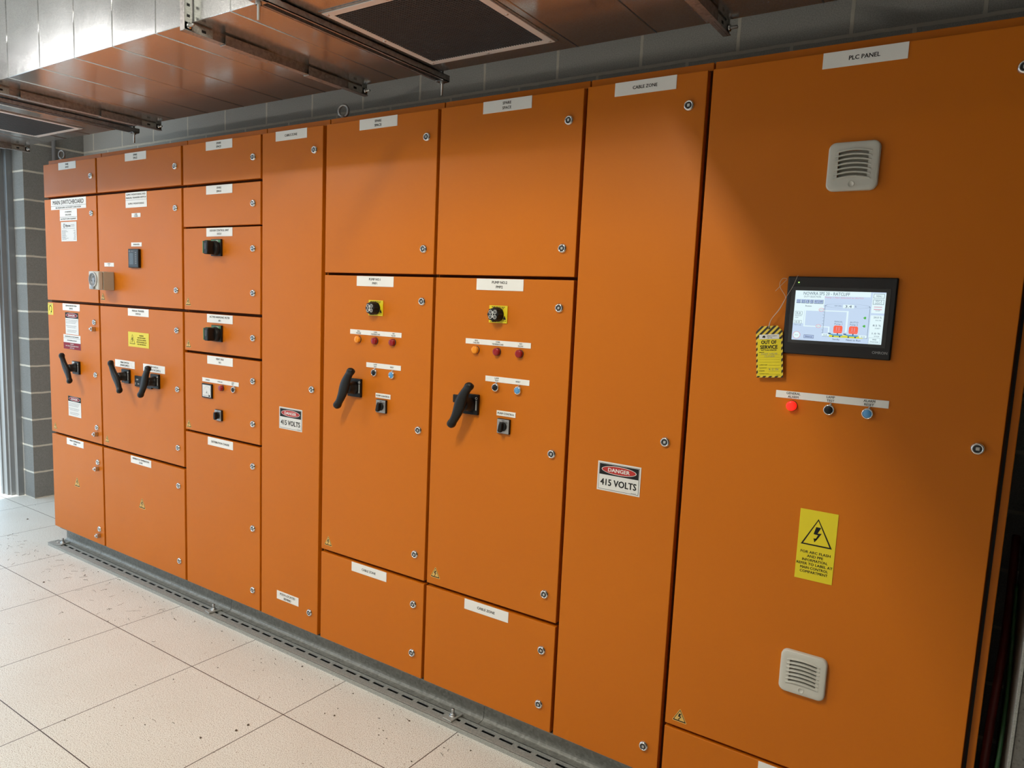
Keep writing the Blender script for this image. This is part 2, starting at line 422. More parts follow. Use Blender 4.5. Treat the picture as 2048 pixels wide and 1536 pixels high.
YL = -.0015  # face of a label plate
def label_plate(parent, name, x0, x1, z0, z1, rows, m=WHITE, ink=BLACK, th=.0016, bold=.020, div=None, lab=None, hs=None, pad=.9, gap=None):
    b = B(); b.box(x0, x1, -th, .0002, z0, z1, m, .0003, 1)
    y = -th - .0003; n = len(rows); H = z1 - z0; cx = (x0 + x1) / 2
    h = hs or min(.0094, H / n * .45); step = gap or h * 1.75
    for k, r in enumerate(rows):
        if r: text(b, r, cx, (z0 + z1) / 2 + (n - 1) / 2 * step - k * step, h, ink, y, maxw=(x1 - x0) * pad, bold=bold)
    if div:
        for z in div: rect(b, x0, x1, z - .0012, z + .0012, GREYINK, y)
    o = obj(name, b, parent)
    if lab: o['label'] = lab
    return o
def bolt_pts(cx, cz, s):
    q = [(-.10, .50), (.18, .50), (.02, .12), (.24, .12), (-.02, -.34), (.06, -.32), (-.10, -.50), (-.16, -.26), (-.09, -.30), (.03, .0), (-.22, 0)]
    return [(cx + a * s, cz + c * s) for a, c in q]
def bolt(b, cx, cz, s, m, y):
    for q in ([(-.10, .5), (.2, .5), (.02, .10), (-.22, .02)], [(-.22, .02), (.02, .10), (.26, .14), (.05, .0)], [(.05, 0), (.26, .14), (-.02, -.36), (-.10, -.34)], [(-.20, -.26), (.05, -.22), (-.12, -.5)]):
        b.face([(cx + a * s, y, cz + c * s) for a, c in q], m)
def tri_sticker(parent, cx, cz, wdt):
    h = wdt * .9; b = B()
    def T(sc, off=0): return [(cx - wdt/2*sc, cz - h/2*sc + off), (cx + wdt/2*sc, cz - h/2*sc + off), (cx, cz + h/2*sc + off)]
    def rounded(p, r):
        out = []
        for k in range(3):
            a, c, d = Vector(p[k-1]), Vector(p[k]), Vector(p[(k+1) % 3])
            u1 = (a - c).normalized(); u2 = (d - c).normalized()
            for q in range(5):
                tt = q / 4; p0 = c + u1 * r; p2 = c + u2 * r
                out.append(((1-tt)**2 * p0 + 2*tt*(1-tt) * c + tt*tt * p2)[:])
        return out
    b.prism(rounded(T(1.0), wdt * .12), -.0006, .0002, PALEY)
    for (sc, m, y) in ((.86, BLACK, -.0009), (.70, PALEY, -.0012)):
        b.face([(p[0], y, p[1]) for p in rounded(T(sc, -h*.015), wdt * .05 * sc)], m)
    bolt(b, cx, cz - h * .12, wdt * .46, BLACK, -.0015)
    return obj('electric_hazard_sticker', b, parent)
def danger(parent, x0, x1, z0, z1, kind):
    b = B(); b.box(x0, x1, -.0012, .0002, z0, z1, STICK, .0003, 1); y = -.0015; w_ = x1 - x0; h = z1 - z0; cx = (x0 + x1)/2
    if kind == 'volts':
        i = .006; rect(b, x0+i-.0012, x1-i+.0012, z0+i-.0012, z1-i+.0012, BLACK, y); rect(b, x0+i, x1-i, z0+i, z1-i, STICK, y-.0002)
        zb = z0 + h*.56; rect(b, x0+i+.001, x1-i-.001, zb, z1-i-.001, BLACK, y-.0004)
        cz = (zb + z1 - i)/2; ell(b, cx, cz, w_*.405, h*.148, STICK, y-.0006); ell(b, cx, cz, w_*.39, h*.130, RED, y-.0008)
        text(b, 'DANGER', cx, cz, h*.125, STICK, y-.001, width=w_*.50, bold=.03)
        text(b, '415 VOLTS', cx, z0 + h*.31, h*.22, BLACK, y-.0006, width=w_*.83, bold=.025)
        greek(b, x1 - .03, x1 - .012, z0 + i + .0025, .001, BLACK, y-.0006)
    else:
        rect(b, x0, x1, z1 - h*.26, z1, BLACK, y); ell(b, cx, z1 - h*.13, w_*.44, h*.105, STICK, y-.0002); ell(b, cx, z1 - h*.13, w_*.425, h*.093, MAROON, y-.0004)
        text(b, 'DANGER', cx, z1 - h*.13, h*.085, STICK, y-.0006, width=w_*.50, bold=.03)
        for k in range(9):
            z = z1 - h*(.34 + .068*k)
            if k in (3, 6): continue
            greek(b, x0 + (.006 if k < 5 else .02), x1 - .008 - .012*(k % 3), z, .0022, GREYINK, y-.0002)
    return obj('danger_sign', b, parent)

cabs = []
for i in range(8):
    x0, x1 = SPL[i] + .0025, SPL[i+1] - .0025
    c = empty('switchboard_cabinet', ((x0+x1)/2, .3, .106), CLAB[i], 'switchboard cabinet', 'orange switchboard cabinets in one row'); cabs.append(c)
    b = B(); b.box(x0, x1, .030, .62, .1065, BZT, ORANGE, .002)
    obj('body', b, c)
    zs = [ZT] + ROWS[i] + [ZB]
    doors = []
    for k in range(len(zs)//2):
        zt_, zb_ = zs[2*k], zs[2*k+1]
        b = B(); b.box(DL[i], DR[i], 0, .0255, zb_, zt_, ORANGE, .0022, 3)
        b.box(DL[i]-.004, DR[i]+.004, .0256, .0298, zb_-(.006 if k < len(zs)//2-1 else -.004), zt_+(.006 if k else .004), SEAL)  # seal, widened past the door edges as painted gap shade
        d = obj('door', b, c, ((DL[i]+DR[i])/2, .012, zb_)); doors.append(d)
        for z in LOCKZ[i][k]:
            place('lock', LOCK, d, (DR[i]-.0495, 0, z))
            if i == 0 and ((k == 2 and z != 1.106) or k == 3): place('keyed_lock', KEYL, d, (DR[i]-.0495, 0, z - .034))['label'] = 'small silver keyed latch under the round lock'
    c_doors = doors; c['_'] = 0; del c['_']
    cabs[i] = (c, doors)
# black seal seen at the open side of the last door
b = B(); b.box(4.8187, 4.829, .0262, .0298, ZB, ZT, DARK); obj('door_seal', b, cabs[7][0])

def nl(i, k, rows, w=.2, h=.04, z1=None, **kw):
    c, ds = cabs[i]; d = ds[k]; cx = (DL[i]+DR[i])/2 - .0005; zt_ = ([ZT] + ROWS[i])[2*k] if z1 is None else z1
    cx = {0: .285, 1: .998, 2: 1.705, 3: 2.208, 4: 2.714, 5: 3.315, 6: 3.819, 7: 4.423}[i]
    return label_plate(d, 'name_label', cx - w/2, cx + w/2, zt_ - h - .001, zt_ - .001, rows, **kw)
SP = ['SPARE', 'SPACE']
nl(0, 0, SP); nl(1, 0, SP); nl(2, 0, SP); nl(2, 1, SP); nl(4, 0, SP); nl(5, 0, SP)
nl(3, 0, ['CABLE ZONE']); nl(6, 0, ['CABLE ZONE']); nl(4, 2, ['CABLE ZONE']); nl(5, 2, ['CABLE ZONE']); nl(7, 0, ['PLC PANEL'], hs=.0105)
nl(2, 2, ['ODOUR CONTROL UNIT', 'OCU1']); nl(2, 3, ['ACTIVE HARMONIC FILTER', 'AF1']); nl(2, 4, ['VENT FAN', 'VF1']); nl(2, 5, ['DISTRIBUTION CHASSIS'])
nl(4, 1, ['PUMP NO.1', 'PMP1']); nl(5, 1, ['PUMP NO.2', 'PMP2'])
nl(0, 2, ['SERVICE PROTECTION', 'DEVICE']); nl(0, 3, ['MAINS TERMINATION', 'ZONE']); nl(1, 2, ['MANUAL TRANSFER', 'SWITCH']); nl(1, 3, ['GENERATOR TERMINATION', 'ZONE'])
nl(7, 1, ['CABLE ZONE'])
# title plates of the first cabinet
d = cabs[0][1][1]
b = B(); b.box(.083, .488, -.0016, .0002, 2.037, 2.0985, WHITE, .0003, 1); rect(b, .083, .488, 2.0560, 2.0575, BLACK, -.0019)
text(b, 'MAIN SWITCHBOARD', .285, 2.077, .024, BLACK, -.0019, width=.355, bold=.012); text(b, 'FED FROM SUPPLY AUTHORITY SUBSTATION', .285, 2.0465, .0088, BLACK, -.0019, width=.29)
obj('name_label', b, d)['label'] = 'large white MAIN SWITCHBOARD title plate'
b = B(); b.box(.185, .384, -.0016, .0002, 1.972, 2.0355, WHITE, .0003, 1); rect(b, .185, .384, 1.9915, 1.993, BLACK, -.0019)
text(b, 'CT METERING', .285, 2.021, .0085, BLACK, -.0019); text(b, 'ENCLOSURE', .285, 2.005, .0085, BLACK, -.0019); text(b, 'ELECTRICITY SUPPLY EQUIPMENT', .285, 1.9818, .0078, BLACK, -.0019, width=.175)
obj('name_label', b, d)
b = B(); b.box(.196, .375, -.0016, .0002, 1.855, 1.965, STICK, .0003, 1); y = -.0019
text(b, 'Rycon', .279, 1.944, .0125, BLACK, y, bold=.03, width=.052); 
for k in range(3): greek(b, .31, .353, 1.950 - .005*k, .0015, GREYINK, y)
for k in range(6): a = k*math.pi/3; ell(b, .234 + .0085*math.cos(a), 1.944 + .009*math.sin(a), .0035, .0055, GREYINK, y, 10)
greek(b, .21, .36, 1.928, .0016, GREYINK, y)
for k in range(9): z = 1.916 - .0062*k; greek(b, .207, .207 + random.uniform(.04, .09), z, .0025, GREYINK, y); greek(b, .340 + random.uniform(0, .012), .364, z, .0025, GREYINK, y)
obj('maker_plate', b, d)['label'] = 'square white specification plate'
d = cabs[0][1][2]
b = B(); b.box(.002, .066, -.0008, .0002, 1.424, 1.494, YELLOW); y = -.0011
n = 26
for k in range(n):
    a0 = math.radians(215 - 290*k/n); a1 = math.radians(215 - 290*(k+1)/n)
    b.face([(.034 + r*math.cos(a)*.8, y, 1.460 + r*math.sin(a)) for a, r in ((a0, .016), (a1, .016), (a1, .0215), (a0, .0215))][::-1], BLACK)
b.face([(.034, y, 1.436), (.050, y, 1.440), (.046, y, 1.452)], BLACK)
greek(b, .010, .058, 1.487, .0035, GREYINK, y); greek(b, .02, .048, 1.430, .003, GREYINK, y)
obj('warning_sticker', b, d)['label'] = 'small yellow sticker with a curved black arrow'
danger(d, .213, .364, 1.320, 1.447, 'sheet'); danger(d, .218, .367, .834, .954, 'sheet')
b = B(); b.box(.184, .384, -.0014, .0002, 1.233, 1.317, STICK, .0003, 1); y = -.0017; rect(b, .184, .384, 1.296, 1.2975, GREYINK, y); rect(b, .184, .384, 1.233, 1.271, MAROON, y)
text(b, 'MAINTENANCE OF SWITCHBOARD', .284, 1.306, .0062, BLACK, y-.0002, width=.16); text(b, 'SEE WARNING BELOW', .284, 1.284, .0062, BLACK, y-.0002, width=.11)
text(b, 'WARNING', .284, 1.263, .006, STICK, y-.0002); text(b, 'LINE SIDE ENERGISED FROM', .284, 1.2515, .006, STICK, y-.0002, width=.15); text(b, 'SUPPLY ONLY', .284, 1.240, .006, STICK, y-.0002)
obj('warning_sticker', b, d)['label'] = 'white and maroon warning label'
tri_sticker(d, .046, .751, .046); tri_sticker(cabs[0][1][3], .295, .441, .068)
# second cabinet labels
d = cabs[1][1][1]
b = B(); b.box(.897, 1.098, -.0016, .0002, 2.021, 2.0985, WHITE, .0003, 1); y = -.0019; rect(b, .897, 1.098, 2.0585, 2.0597, GREYINK, y)
text(b, 'SUPPLY MONITORING AND', .9975, 2.087, .0085, BLACK, y, width=.182); text(b, 'MANUAL TRANSFER SWITCH', .9975, 2.071, .0085, BLACK, y, width=.19); text(b, 'SUPPLY MONITORING', .9975, 2.041, .0085, BLACK, y, width=.15)
obj('name_label', b, d)
label_plate(d, 'name_label', .953, 1.037, 1.971, 1.992, ['POWER', 'AVAILABLE'], hs=.0052)
label_plate(d, 'name_label', .944, 1.044, 1.821, 1.842, ['POWER METER'], hs=.0062)
label_plate(d, 'name_label', .668, .767, 1.715, 1.736, ['OUTLET', '01'], hs=.0052)
tri_sticker(d, .643, 1.553, .046)
d = cabs[1][1][2]
b = B(); b.box(.896, 1.096, -.0014, .0002, 1.294, 1.373, YELLOW, .0003, 1); y = -.0017
def triangle(b, cx, cz, w_, h, y, bg):
    b.face([(cx-w_/2, y, cz-h/2), (cx+w_/2, y, cz-h/2), (cx, y, cz+h/2)], BLACK)
    b.face([(cx-w_/2*.84, y-.0002, cz-h/2*.90), (cx+w_/2*.84, y-.0002, cz-h/2*.90), (cx, y-.0002, cz+h/2*.86)], bg)
triangle(b, .937, 1.335, .052, .052, y, YELLOW); bolt(b, .937, 1.329, .028, BLACK, y-.0004)
for k, s in enumerate(['WARNING', 'MULTIPLE SUPPLIES', 'ISOLATE ALL SUPPLIES', 'BEFORE WORKING ON', 'THIS SWITCHBOARD']):
    text(b, s, 1.026, 1.3565 - .0115*k, .0062, BLACK, y, maxw=.108, bold=.02)
obj('warning_sticker', b, d)['label'] = 'yellow warning plate with lightning triangle'
label_plate(d, 'name_label', .757, .955, 1.174, 1.214, ['MAIN SWITCH', '(MAINS SUPPLY)'])
label_plate(d, 'name_label', 1.037, 1.240, 1.173, 1.212, ['MAIN SWITCH', '(GENERATOR SUPPLY)'])
tri_sticker(d, .652, .754, .046); tri_sticker(cabs[1][1][3], 1.002, .445, .068)
# third cabinet
tri_sticker(cabs[2][1][2], 1.450, 1.553, .046); tri_sticker(cabs[2][1][3], 1.449, 1.346, .046); tri_sticker(cabs[2][1][4], 1.446, .944, .046)
def strip(i, k, x0, x1, z0, z1, items, hs=.0052):
    b = B(); b.box(x0, x1, -.0016, .0002, z0, z1, WHITE, .0003, 1)
    for x, rows in items:
        n = len(rows)
        for q, r in enumerate(rows): text(b, r, x, (z0+z1)/2 + ((n-1)/2 - q) * hs * 1.55, hs, BLACK, -.0019, maxw=.085, bold=.01)
    return obj('label_strip', b, cabs[i][1][k])
strip(2, 4, 1.563, 1.849, 1.168, 1.188, [(1.608, ['AMMETER']), (1.706, ['OVERLOAD']), (1.805, ['LAMP', 'TEST'])])
# fourth
danger(cabs[3][1][0], 2.141, 2.294, 1.012, 1.110, 'volts')
label_plate(cabs[3][1][0], 'name_label', 2.131, 2.281, .210, .250, ['M.E.N LOCATED', 'BEHIND'], hs=.010)
danger(cabs[6][1][0], 3.738, 3.890, 1.019, 1.115, 'volts')
for i, ox in ((4, 2.7225), (5, 3.3165)):
    strip(i, 1, ox-.141, ox+.140, 1.4605, 1.4795, [(ox-.092, ['SEAL', 'FAILURE']), (ox+.002, ['OVER', 'TEMPERATURE']), (ox+.099, ['NO', 'FLOW'])])
    strip(i, 1, ox-.046, ox+.141, 1.332, 1.3515, [(ox+.004, ['LAMP', 'TEST']), (ox+.095, ['RESET'])])
    label_plate(cabs[i][1][1], 'name_label', ox+.009, ox+.090, 1.214, 1.2325, ['PUMP CONTROL'], hs=.0066)
tri_sticker(cabs[4][1][1], 2.469, .561, .050); tri_sticker(cabs[5][1][1], 3.0685, .568, .050); tri_sticker(cabs[7][1][0], 4.0745, .350, .050)
# PLC panel
strip(7, 0, 4.279, 4.5645, 1.3825, 1.4025, [(4.326, ['GENERAL', 'ALARM']), (4.423, ['LAMP', 'TEST']), (4.518, ['ALARM', 'RESET'])], hs=.0062)
b = B(); b.box(4.3735, 4.4725, -.0014, .0002, .8795, 1.0795, YELLOW, .0003, 1); y = -.0017
triangle(b, 4.423, 1.0185, .082, .078, y, YELLOW); bolt(b, 4.423, 1.012, .044, BLACK, y-.0004)
for k, s in enumerate(['FOR ARC FLASH', 'AND PPE', 'INFORMATION,', 'REFER TO LABEL AT', 'MAIN CONTROL', 'COMPARTMENT']):
    text(b, s, 4.423, .9595 - .0113*k, .0072, BLACK, y, width=(.078, .042, .066, .094, .073, .073)[k], bold=.02)
obj('warning_sticker', b, cabs[7][1][0])['label'] = 'tall yellow arc flash sign with lightning triangle'

# ------------------------------------------------------------------ lamps, buttons, selectors
def lamp(i, x, z, m, name='indicator_lamp', lab=None):
    c = cabs[i][0]; b = B()
    b.lathe([(.0145, 0), (.0145, .0015), (.0138, .0035), (.0128, .0035)], (x, 0, z), (0, -1, 0), PLASTD, 28)
    o = obj(name, b, c, (x, 0, z)); b = B()
    b.lathe([(.0135, .002), (.0135, .0125), (.0125, .0145), (.0095, .0155), (0, .0158)], (x, 0, z), (0, -1, 0), m, 28)
    obj('lens', b, o)
    if lab: o['label'] = lab
def button(i, x, z, m, lab):
    c = cabs[i][0]; b = B()
    b.lathe([(.0148, 0), (.0148, .004), (.0142, .0085), (.0128, .010), (.0112, .010), (.0108, .006)], (x, 0, z), (0, -1, 0), CHROME, 28)
    b.lathe([(.0028, 0), (.0024, .0035), (0, .0038)], (x+.003, -.004, z+.0155), (0, -1, 0), STEEL, 8)
    o = obj('push_button', b, c, (x, 0, z)); o['label'] = lab; b = B()
    b.lathe([(.0108, .004), (.0108, .0092), (.0100, .0103), (0, .0098)], (x, 0, z), (0, -1, 0), m, 28)
    obj('button_cap', b, o)
lamp(2, 1.722, 1.150, REDL, lab='dark red lamp'); button(2, 1.815, 1.151, PLAST, 'black push button')
for i, ox in ((4, 2.7225), (5, 3.3165)):
    lamp(i, ox-.092, 1.440, AMBER, lab='amber lamp'); lamp(i, ox+.002, 1.440, REDL, lab='dark red lamp'); lamp(i, ox+.097, 1.440, REDL, lab='dark red lamp')
    button(i, ox+.002, 1.313, PLAST, 'black push button'); button(i, ox+.097, 1.312, BLUE, 'blue push button')
lamp(7, 4.325, 1.363, REDON, lab='lit red alarm lamp'); button(7, 4.422, 1.363, PLAST, 'black push button'); button(7, 4.517, 1.364, BLUE, 'blue push button')

def selector(i, cx, cz, ang):
    c = cabs[i][0]; b = B(); s = .0265
    b.box(cx-s, cx+s, -.010, 0, cz-s, cz+s, PLAST, .0015)
    b.box(cx-s+.0015, cx+s-.0015, -.0112, -.0098, cz-s+.0015, cz+s-.0015, SILVER, .0004, 1)
    y = -.0115; n = 30
    for k, t_ in enumerate(['OFF', 'MAN', 'AUTO']):
        a = math.radians(90 + 45*(1-k)); text(b, t_, cx + .0195*math.cos(a), cz + .0205*math.sin(a), .0035, BLACK, y, bold=.02)
    o = obj('selector_switch', b, c, (cx, 0, cz)); b = B()
    b.lathe([(.0165, .0112), (.016, .016), (.0145, .0175), (0, .0175)], (cx, 0, cz), (0, -1, 0), PLAST, 28)
    q = [(-.0055, .016), (.0055, .016), (.0075, .004), (.0075, -.016), (.004, -.0195), (-.004, -.0195), (-.0075, -.016), (-.0075, .004)]
    ca, sa = math.cos(ang), math.sin(ang)
    b.prism([(cx + a*ca - z*sa, cz + a*sa + z*ca) for a, z in q], -.031, -.017, PLAST, bev=.0022)
    obj('knob', b, o)
selector(2, 1.7005, 1.016, math.radians(0)); selector(4, 2.7695, 1.1825, math.radians(-12)); selector(5, 3.3615, 1.179, math.radians(-10))

# yellow isolators
for i, cx, cz in ((4, 2.7235, 1.570), (5, 3.3155, 1.5715)):
    c = cabs[i][0]; b = B(); b.box(cx-.039, cx+.039, -.0035, 0, cz-.0305, cz+.0305, YELLOW, .0006, 1); y = -.0038
    for k in range(3): greek(b, cx-.028+.004*k, cx+.028-.004*k, cz+.0255-.0045*k, .0022, BLACK, y)
    b.face([(cx+.021, y, cz-.018), (cx+.035, y, cz-.018), (cx+.028, y, cz-.003)], BLACK); greek(b, cx-.032, cx-.008, cz-.0265, .0025, BLACK, y)
    greek(b, cx+.016, cx+.036, cz-.022, .002, BLACK, y)
    o = obj('isolator_switch', b, c, (cx, 0, cz)); o['label'] = 'yellow square isolator plate'; b = B()
    b.lathe([(.0250, .0035), (.0250, .010), (.0225, .012), (.0225, .034), (.021, .0365), (0, .0365)], (cx, 0, cz-.001), (0, -1, 0), PLAST, 32)
    for k in range(8): a = k*math.pi/4; b.lathe([(.0045, .012), (.0045, .034), (.003, .036), (0, .036)], (cx+.0205*math.cos(a), 0, cz-.001+.0205*math.sin(a)), (0, -1, 0), PLAST, 8)
    y = -.0368
    for sx, sz in ((-1, 1), (1, 1), (-1, -1), (1, -1)):   # the printed cross on the knob
        px, pz = cx + sx*.0095, cz - .001 + sz*.0085
        b.torus((px, y-.0002, pz), .0062, .0010, (0, 1, 0), STICK, 14, 6)
        b.lathe([(.0028, 0), (0, .0006)], (px, y, pz), (0, -1, 0), GREYINK, 10)
    b.box(cx-.0015, cx+.0015, y-.0006, y, cz-.012, cz+.010, STICK)
    obj('knob', b, o)

# lever handles: plate, shaft and S-shaped lever
def lever(i, cx, cz, ang, lab, tab=None):
    c = cabs[i][0]; b = B(); s = .0375
    b.box(cx-s, cx+s, -.012, 0, cz-s, cz+s, PLAST, .002)
    b.box(cx+s-.0095, cx+s-.0045, -.0126, -.0118, cz-.020, cz+.016, mat('pale_print', (.45, .45, .44, 1), .5))
    b.torus((cx+s-.0070, -.0124, cz+.024), .0040, .0010, (0, 1, 0), STICK, 14, 6)
    if tab == 'left': b.box(.963, cx-s+.002, -.008, 0, 1.084, 1.142, PLAST, .001); text(b, 'OFF', .990, 1.122, .008, STICK, -.0084); text(b, 'I', .972, 1.100, .012, STICK, -.0084); text(b, 'ON', 1.000, 1.100, .007, STICK, -.0084)
    if tab == 'top': b.box(cx-.050, cx-.010, -.048, -.040, cz+.004, cz+.034, PLAST, .003)
    if i == 0: b.box(cx-.034, cx-.006, -.014, -.002, cz+.02, cz+.034, STICK, .0005)
    o = obj('lever_switch', b, c, (cx, 0, cz)); o['label'] = lab; b = B()
    b.lathe([(.0265, .012), (.0265, .018), (.0245, .022), (.0225, .024), (.0215, .045), (.020, .052), (0, .054)], (cx, 0, cz), (0, -1, 0), PLAST, 32)
    obj('shaft_collar', b, o); b = B()
    # lever: cross sections along its length, bent slightly in plan and towards the room at the ends
    L = .083; n = 41; secs = []
    for k in range(n):
        t_ = -1 + 2*k/(n-1); end = max(0, (abs(t_) - .84) / .16); rnd = math.sqrt(max(0, 1 - end**2)) if end > 0 else 1
        kn = max(0, min(1, (abs(t_) - .70) / .10)); wdt = (.0140 + .0090 * math.exp(-(t_/.45)**2) + .0018 * kn) * max(rnd, .05)
        dep = (.0120 + .0025 * kn) * max(rnd, .05)
        along = t_ * (L + .014); bend = -.0065 * math.cos(t_ * math.pi * .5) - .0050 * math.sin(t_ * math.pi)
        secs.append((along, bend, wdt, dep, -.060 - .006*t_*t_))
    ca, sa = math.cos(ang), math.sin(ang); rings = []; mi = b.mi(PLAST)
    for al, be, wd, de, yy in secs:
        ring = []
        for q in range(16):
            a = 2*math.pi*q/16; ex = lambda v: math.copysign(abs(v)**.75, v)
            lx = be + wd*ex(math.cos(a)); ly = yy + de*ex(math.sin(a)); lz = al
            ring.append(b.bm.verts.new((cx + lx*ca - lz*sa, ly, cz + lx*sa + lz*ca)))
        rings.append(ring)
    fs = []
    for a_, c_ in zip(rings, rings[1:]):
        for q in range(16): fs.append(b.bm.faces.new((a_[q], a_[(q+1) % 16], c_[(q+1) % 16], c_[q])))
    fs += [b.bm.faces.new(rings[0][::-1]), b.bm.faces.new(rings[-1])]
    for f in fs: f.smooth = True; f.material_index = mi
    bmesh.ops.recalc_face_normals(b.bm, faces=fs)
    obj('lever', b, o)
AN = math.radians(29)
lever(5, 3.211, 1.242, -AN, 'black lever switch leaning right, pump 2', 'top'); lever(4, 2.619, 1.243, -AN, 'black lever switch leaning right, pump 1')
lever(1, .875, 1.130, AN, 'black lever switch leaning left'); lever(1, 1.158, 1.129, -AN, 'black lever switch leaning right', 'left'); lever(0, .336, 1.130, AN, 'black lever switch leaning left')

# green and black isolators of the third cabinet
for cz in (1.811, 1.409):
    c = cabs[2][0]; cx = 1.690; b = B(); b.box(cx-.039, cx+.039, -.010, 0, cz-.039, cz+.039, PLAST, .0015)
    b.box(cx-.036, cx+.036, -.0108, -.0098, cz+.024, cz+.036, GREEN, .0003, 1); text(b, 'ON', cx+.012, cz+.030, .008, STICK, -.0111)
    o = obj('isolator_switch', b, c, (cx, 0, cz)); o['label'] = 'black and green isolator switch'; b = B()
    b.lathe([(.034, .010), (.034, .022), (.030, .028), (.026, .030), (0, .030)], (cx, 0, cz-.003), (0, -1, 0), PLAST, 32)
    b.box(cx-.016, cx+.016, -.064, -.026, cz-.034, cz+.028, PLAST, .005, 3)
    b.box(cx-.0215, cx-.0155, -.0645, -.030, cz-.030, cz+.026, GREEN, .001, 1); b.box(cx-.010, cx+.010, -.060, -.040, cz+.0275, cz+.030, GREEN, .0008, 1)
    b.box(cx-.010, cx+.008, -.0648, -.0636, cz-.012, cz+.016, PLASTD, .0004, 1)
    obj('handle', b, o)
# ammeter and power meter
c = cabs[2][0]; b = B(); b.box(1.568, 1.648, -.008, 0, 1.090, 1.160, PLAST, .0015); o = obj('ammeter', b, c, (1.608, 0, 1.125)); b = B()
rect(b, 1.575, 1.641, 1.096, 1.154, STICK, -.0084); y = -.0087
for k in range(13):
    a = math.radians(165 - 11*k); r0, r1 = (.038, .043)
    p = [(1.612 + r*math.cos(a+da)*.8, y, 1.106 + r*math.sin(a+da)) for r, da in ((r0, -.012), (r0, .012), (r1, .012), (r1, -.012))]; b.face(p, BLACK)
text(b, 'A', 1.608, 1.118, .009, BLACK, y); greek(b, 1.58, 1.62, 1.102, .002, GREYINK, y)
b.lathe([(.005, 0), (.004, .002), (0, .0022)], (1.630, -.0085, 1.102), (0, -1, 0), PLAST, 14); b.face([(1.6285, y, 1.104), (1.6305, y, 1.104), (1.594, y, 1.142)], BLACK)
obj('dial', b, o)
c = cabs[1][0]; b = B(); b.box(.934, 1.032, -.014, 0, 1.711, 1.808, PLAST, .002); 
rect(b, .940, 1.026, 1.716, 1.803, PLASTD, -.0144); rect(b, .945, .985, 1.727, 1.787, mat('grey_lcd', (.06, .065, .065, 1), .2), -.0147)
rect(b, .943, .953, 1.792, 1.800, GREYINK, -.0147); greek(b, .962, .985, 1.796, .004, GREYINK, -.0147)
for k in range(6): rect(b, 1.002, 1.013, 1.731 + .011*k, 1.737 + .011*k, GREYINK, -.0147)
obj('power_meter', b, c)
# socket outlet box
c = cabs[1][0]; b = B(); b.box(.667, .767, -.060, 0, 1.587, 1.686, BEIGE, .004, 3); o = obj('socket_outlet', b, c, (.717, 0, 1.587)); o['label'] = 'beige surface socket outlet'; b = B()
b.box(.666, .768, -.086, -.062, 1.588, 1.686, BEIGEL, .006, 3)
b.lathe([(.040, .084), (.040, .090), (.036, .094), (.031, .092), (.031, .088), (0, .088)], (.717, 0, 1.641), (0, -1, 0), mat('clear_grey_plastic', (.30, .32, .34, 1), .15), 36)
b.torus((.717, -.090, 1.641), .037, .003, (0, 1, 0), STICK, 32, 8)
b.box(.700, .734, -.098, -.086, 1.590, 1.604, mat('clear_grey_plastic', (.30, .32, .34, 1), .15), .003)
for a in (90, 210, 330): b.box(.717+.014*math.cos(math.radians(a))-.0015, .717+.014*math.cos(math.radians(a))+.0015, -.0886, -.087, 1.641+.014*math.sin(math.radians(a))-.004, 1.641+.014*math.sin(math.radians(a))+.004, BLACK)
obj('outlet_face', b, o)

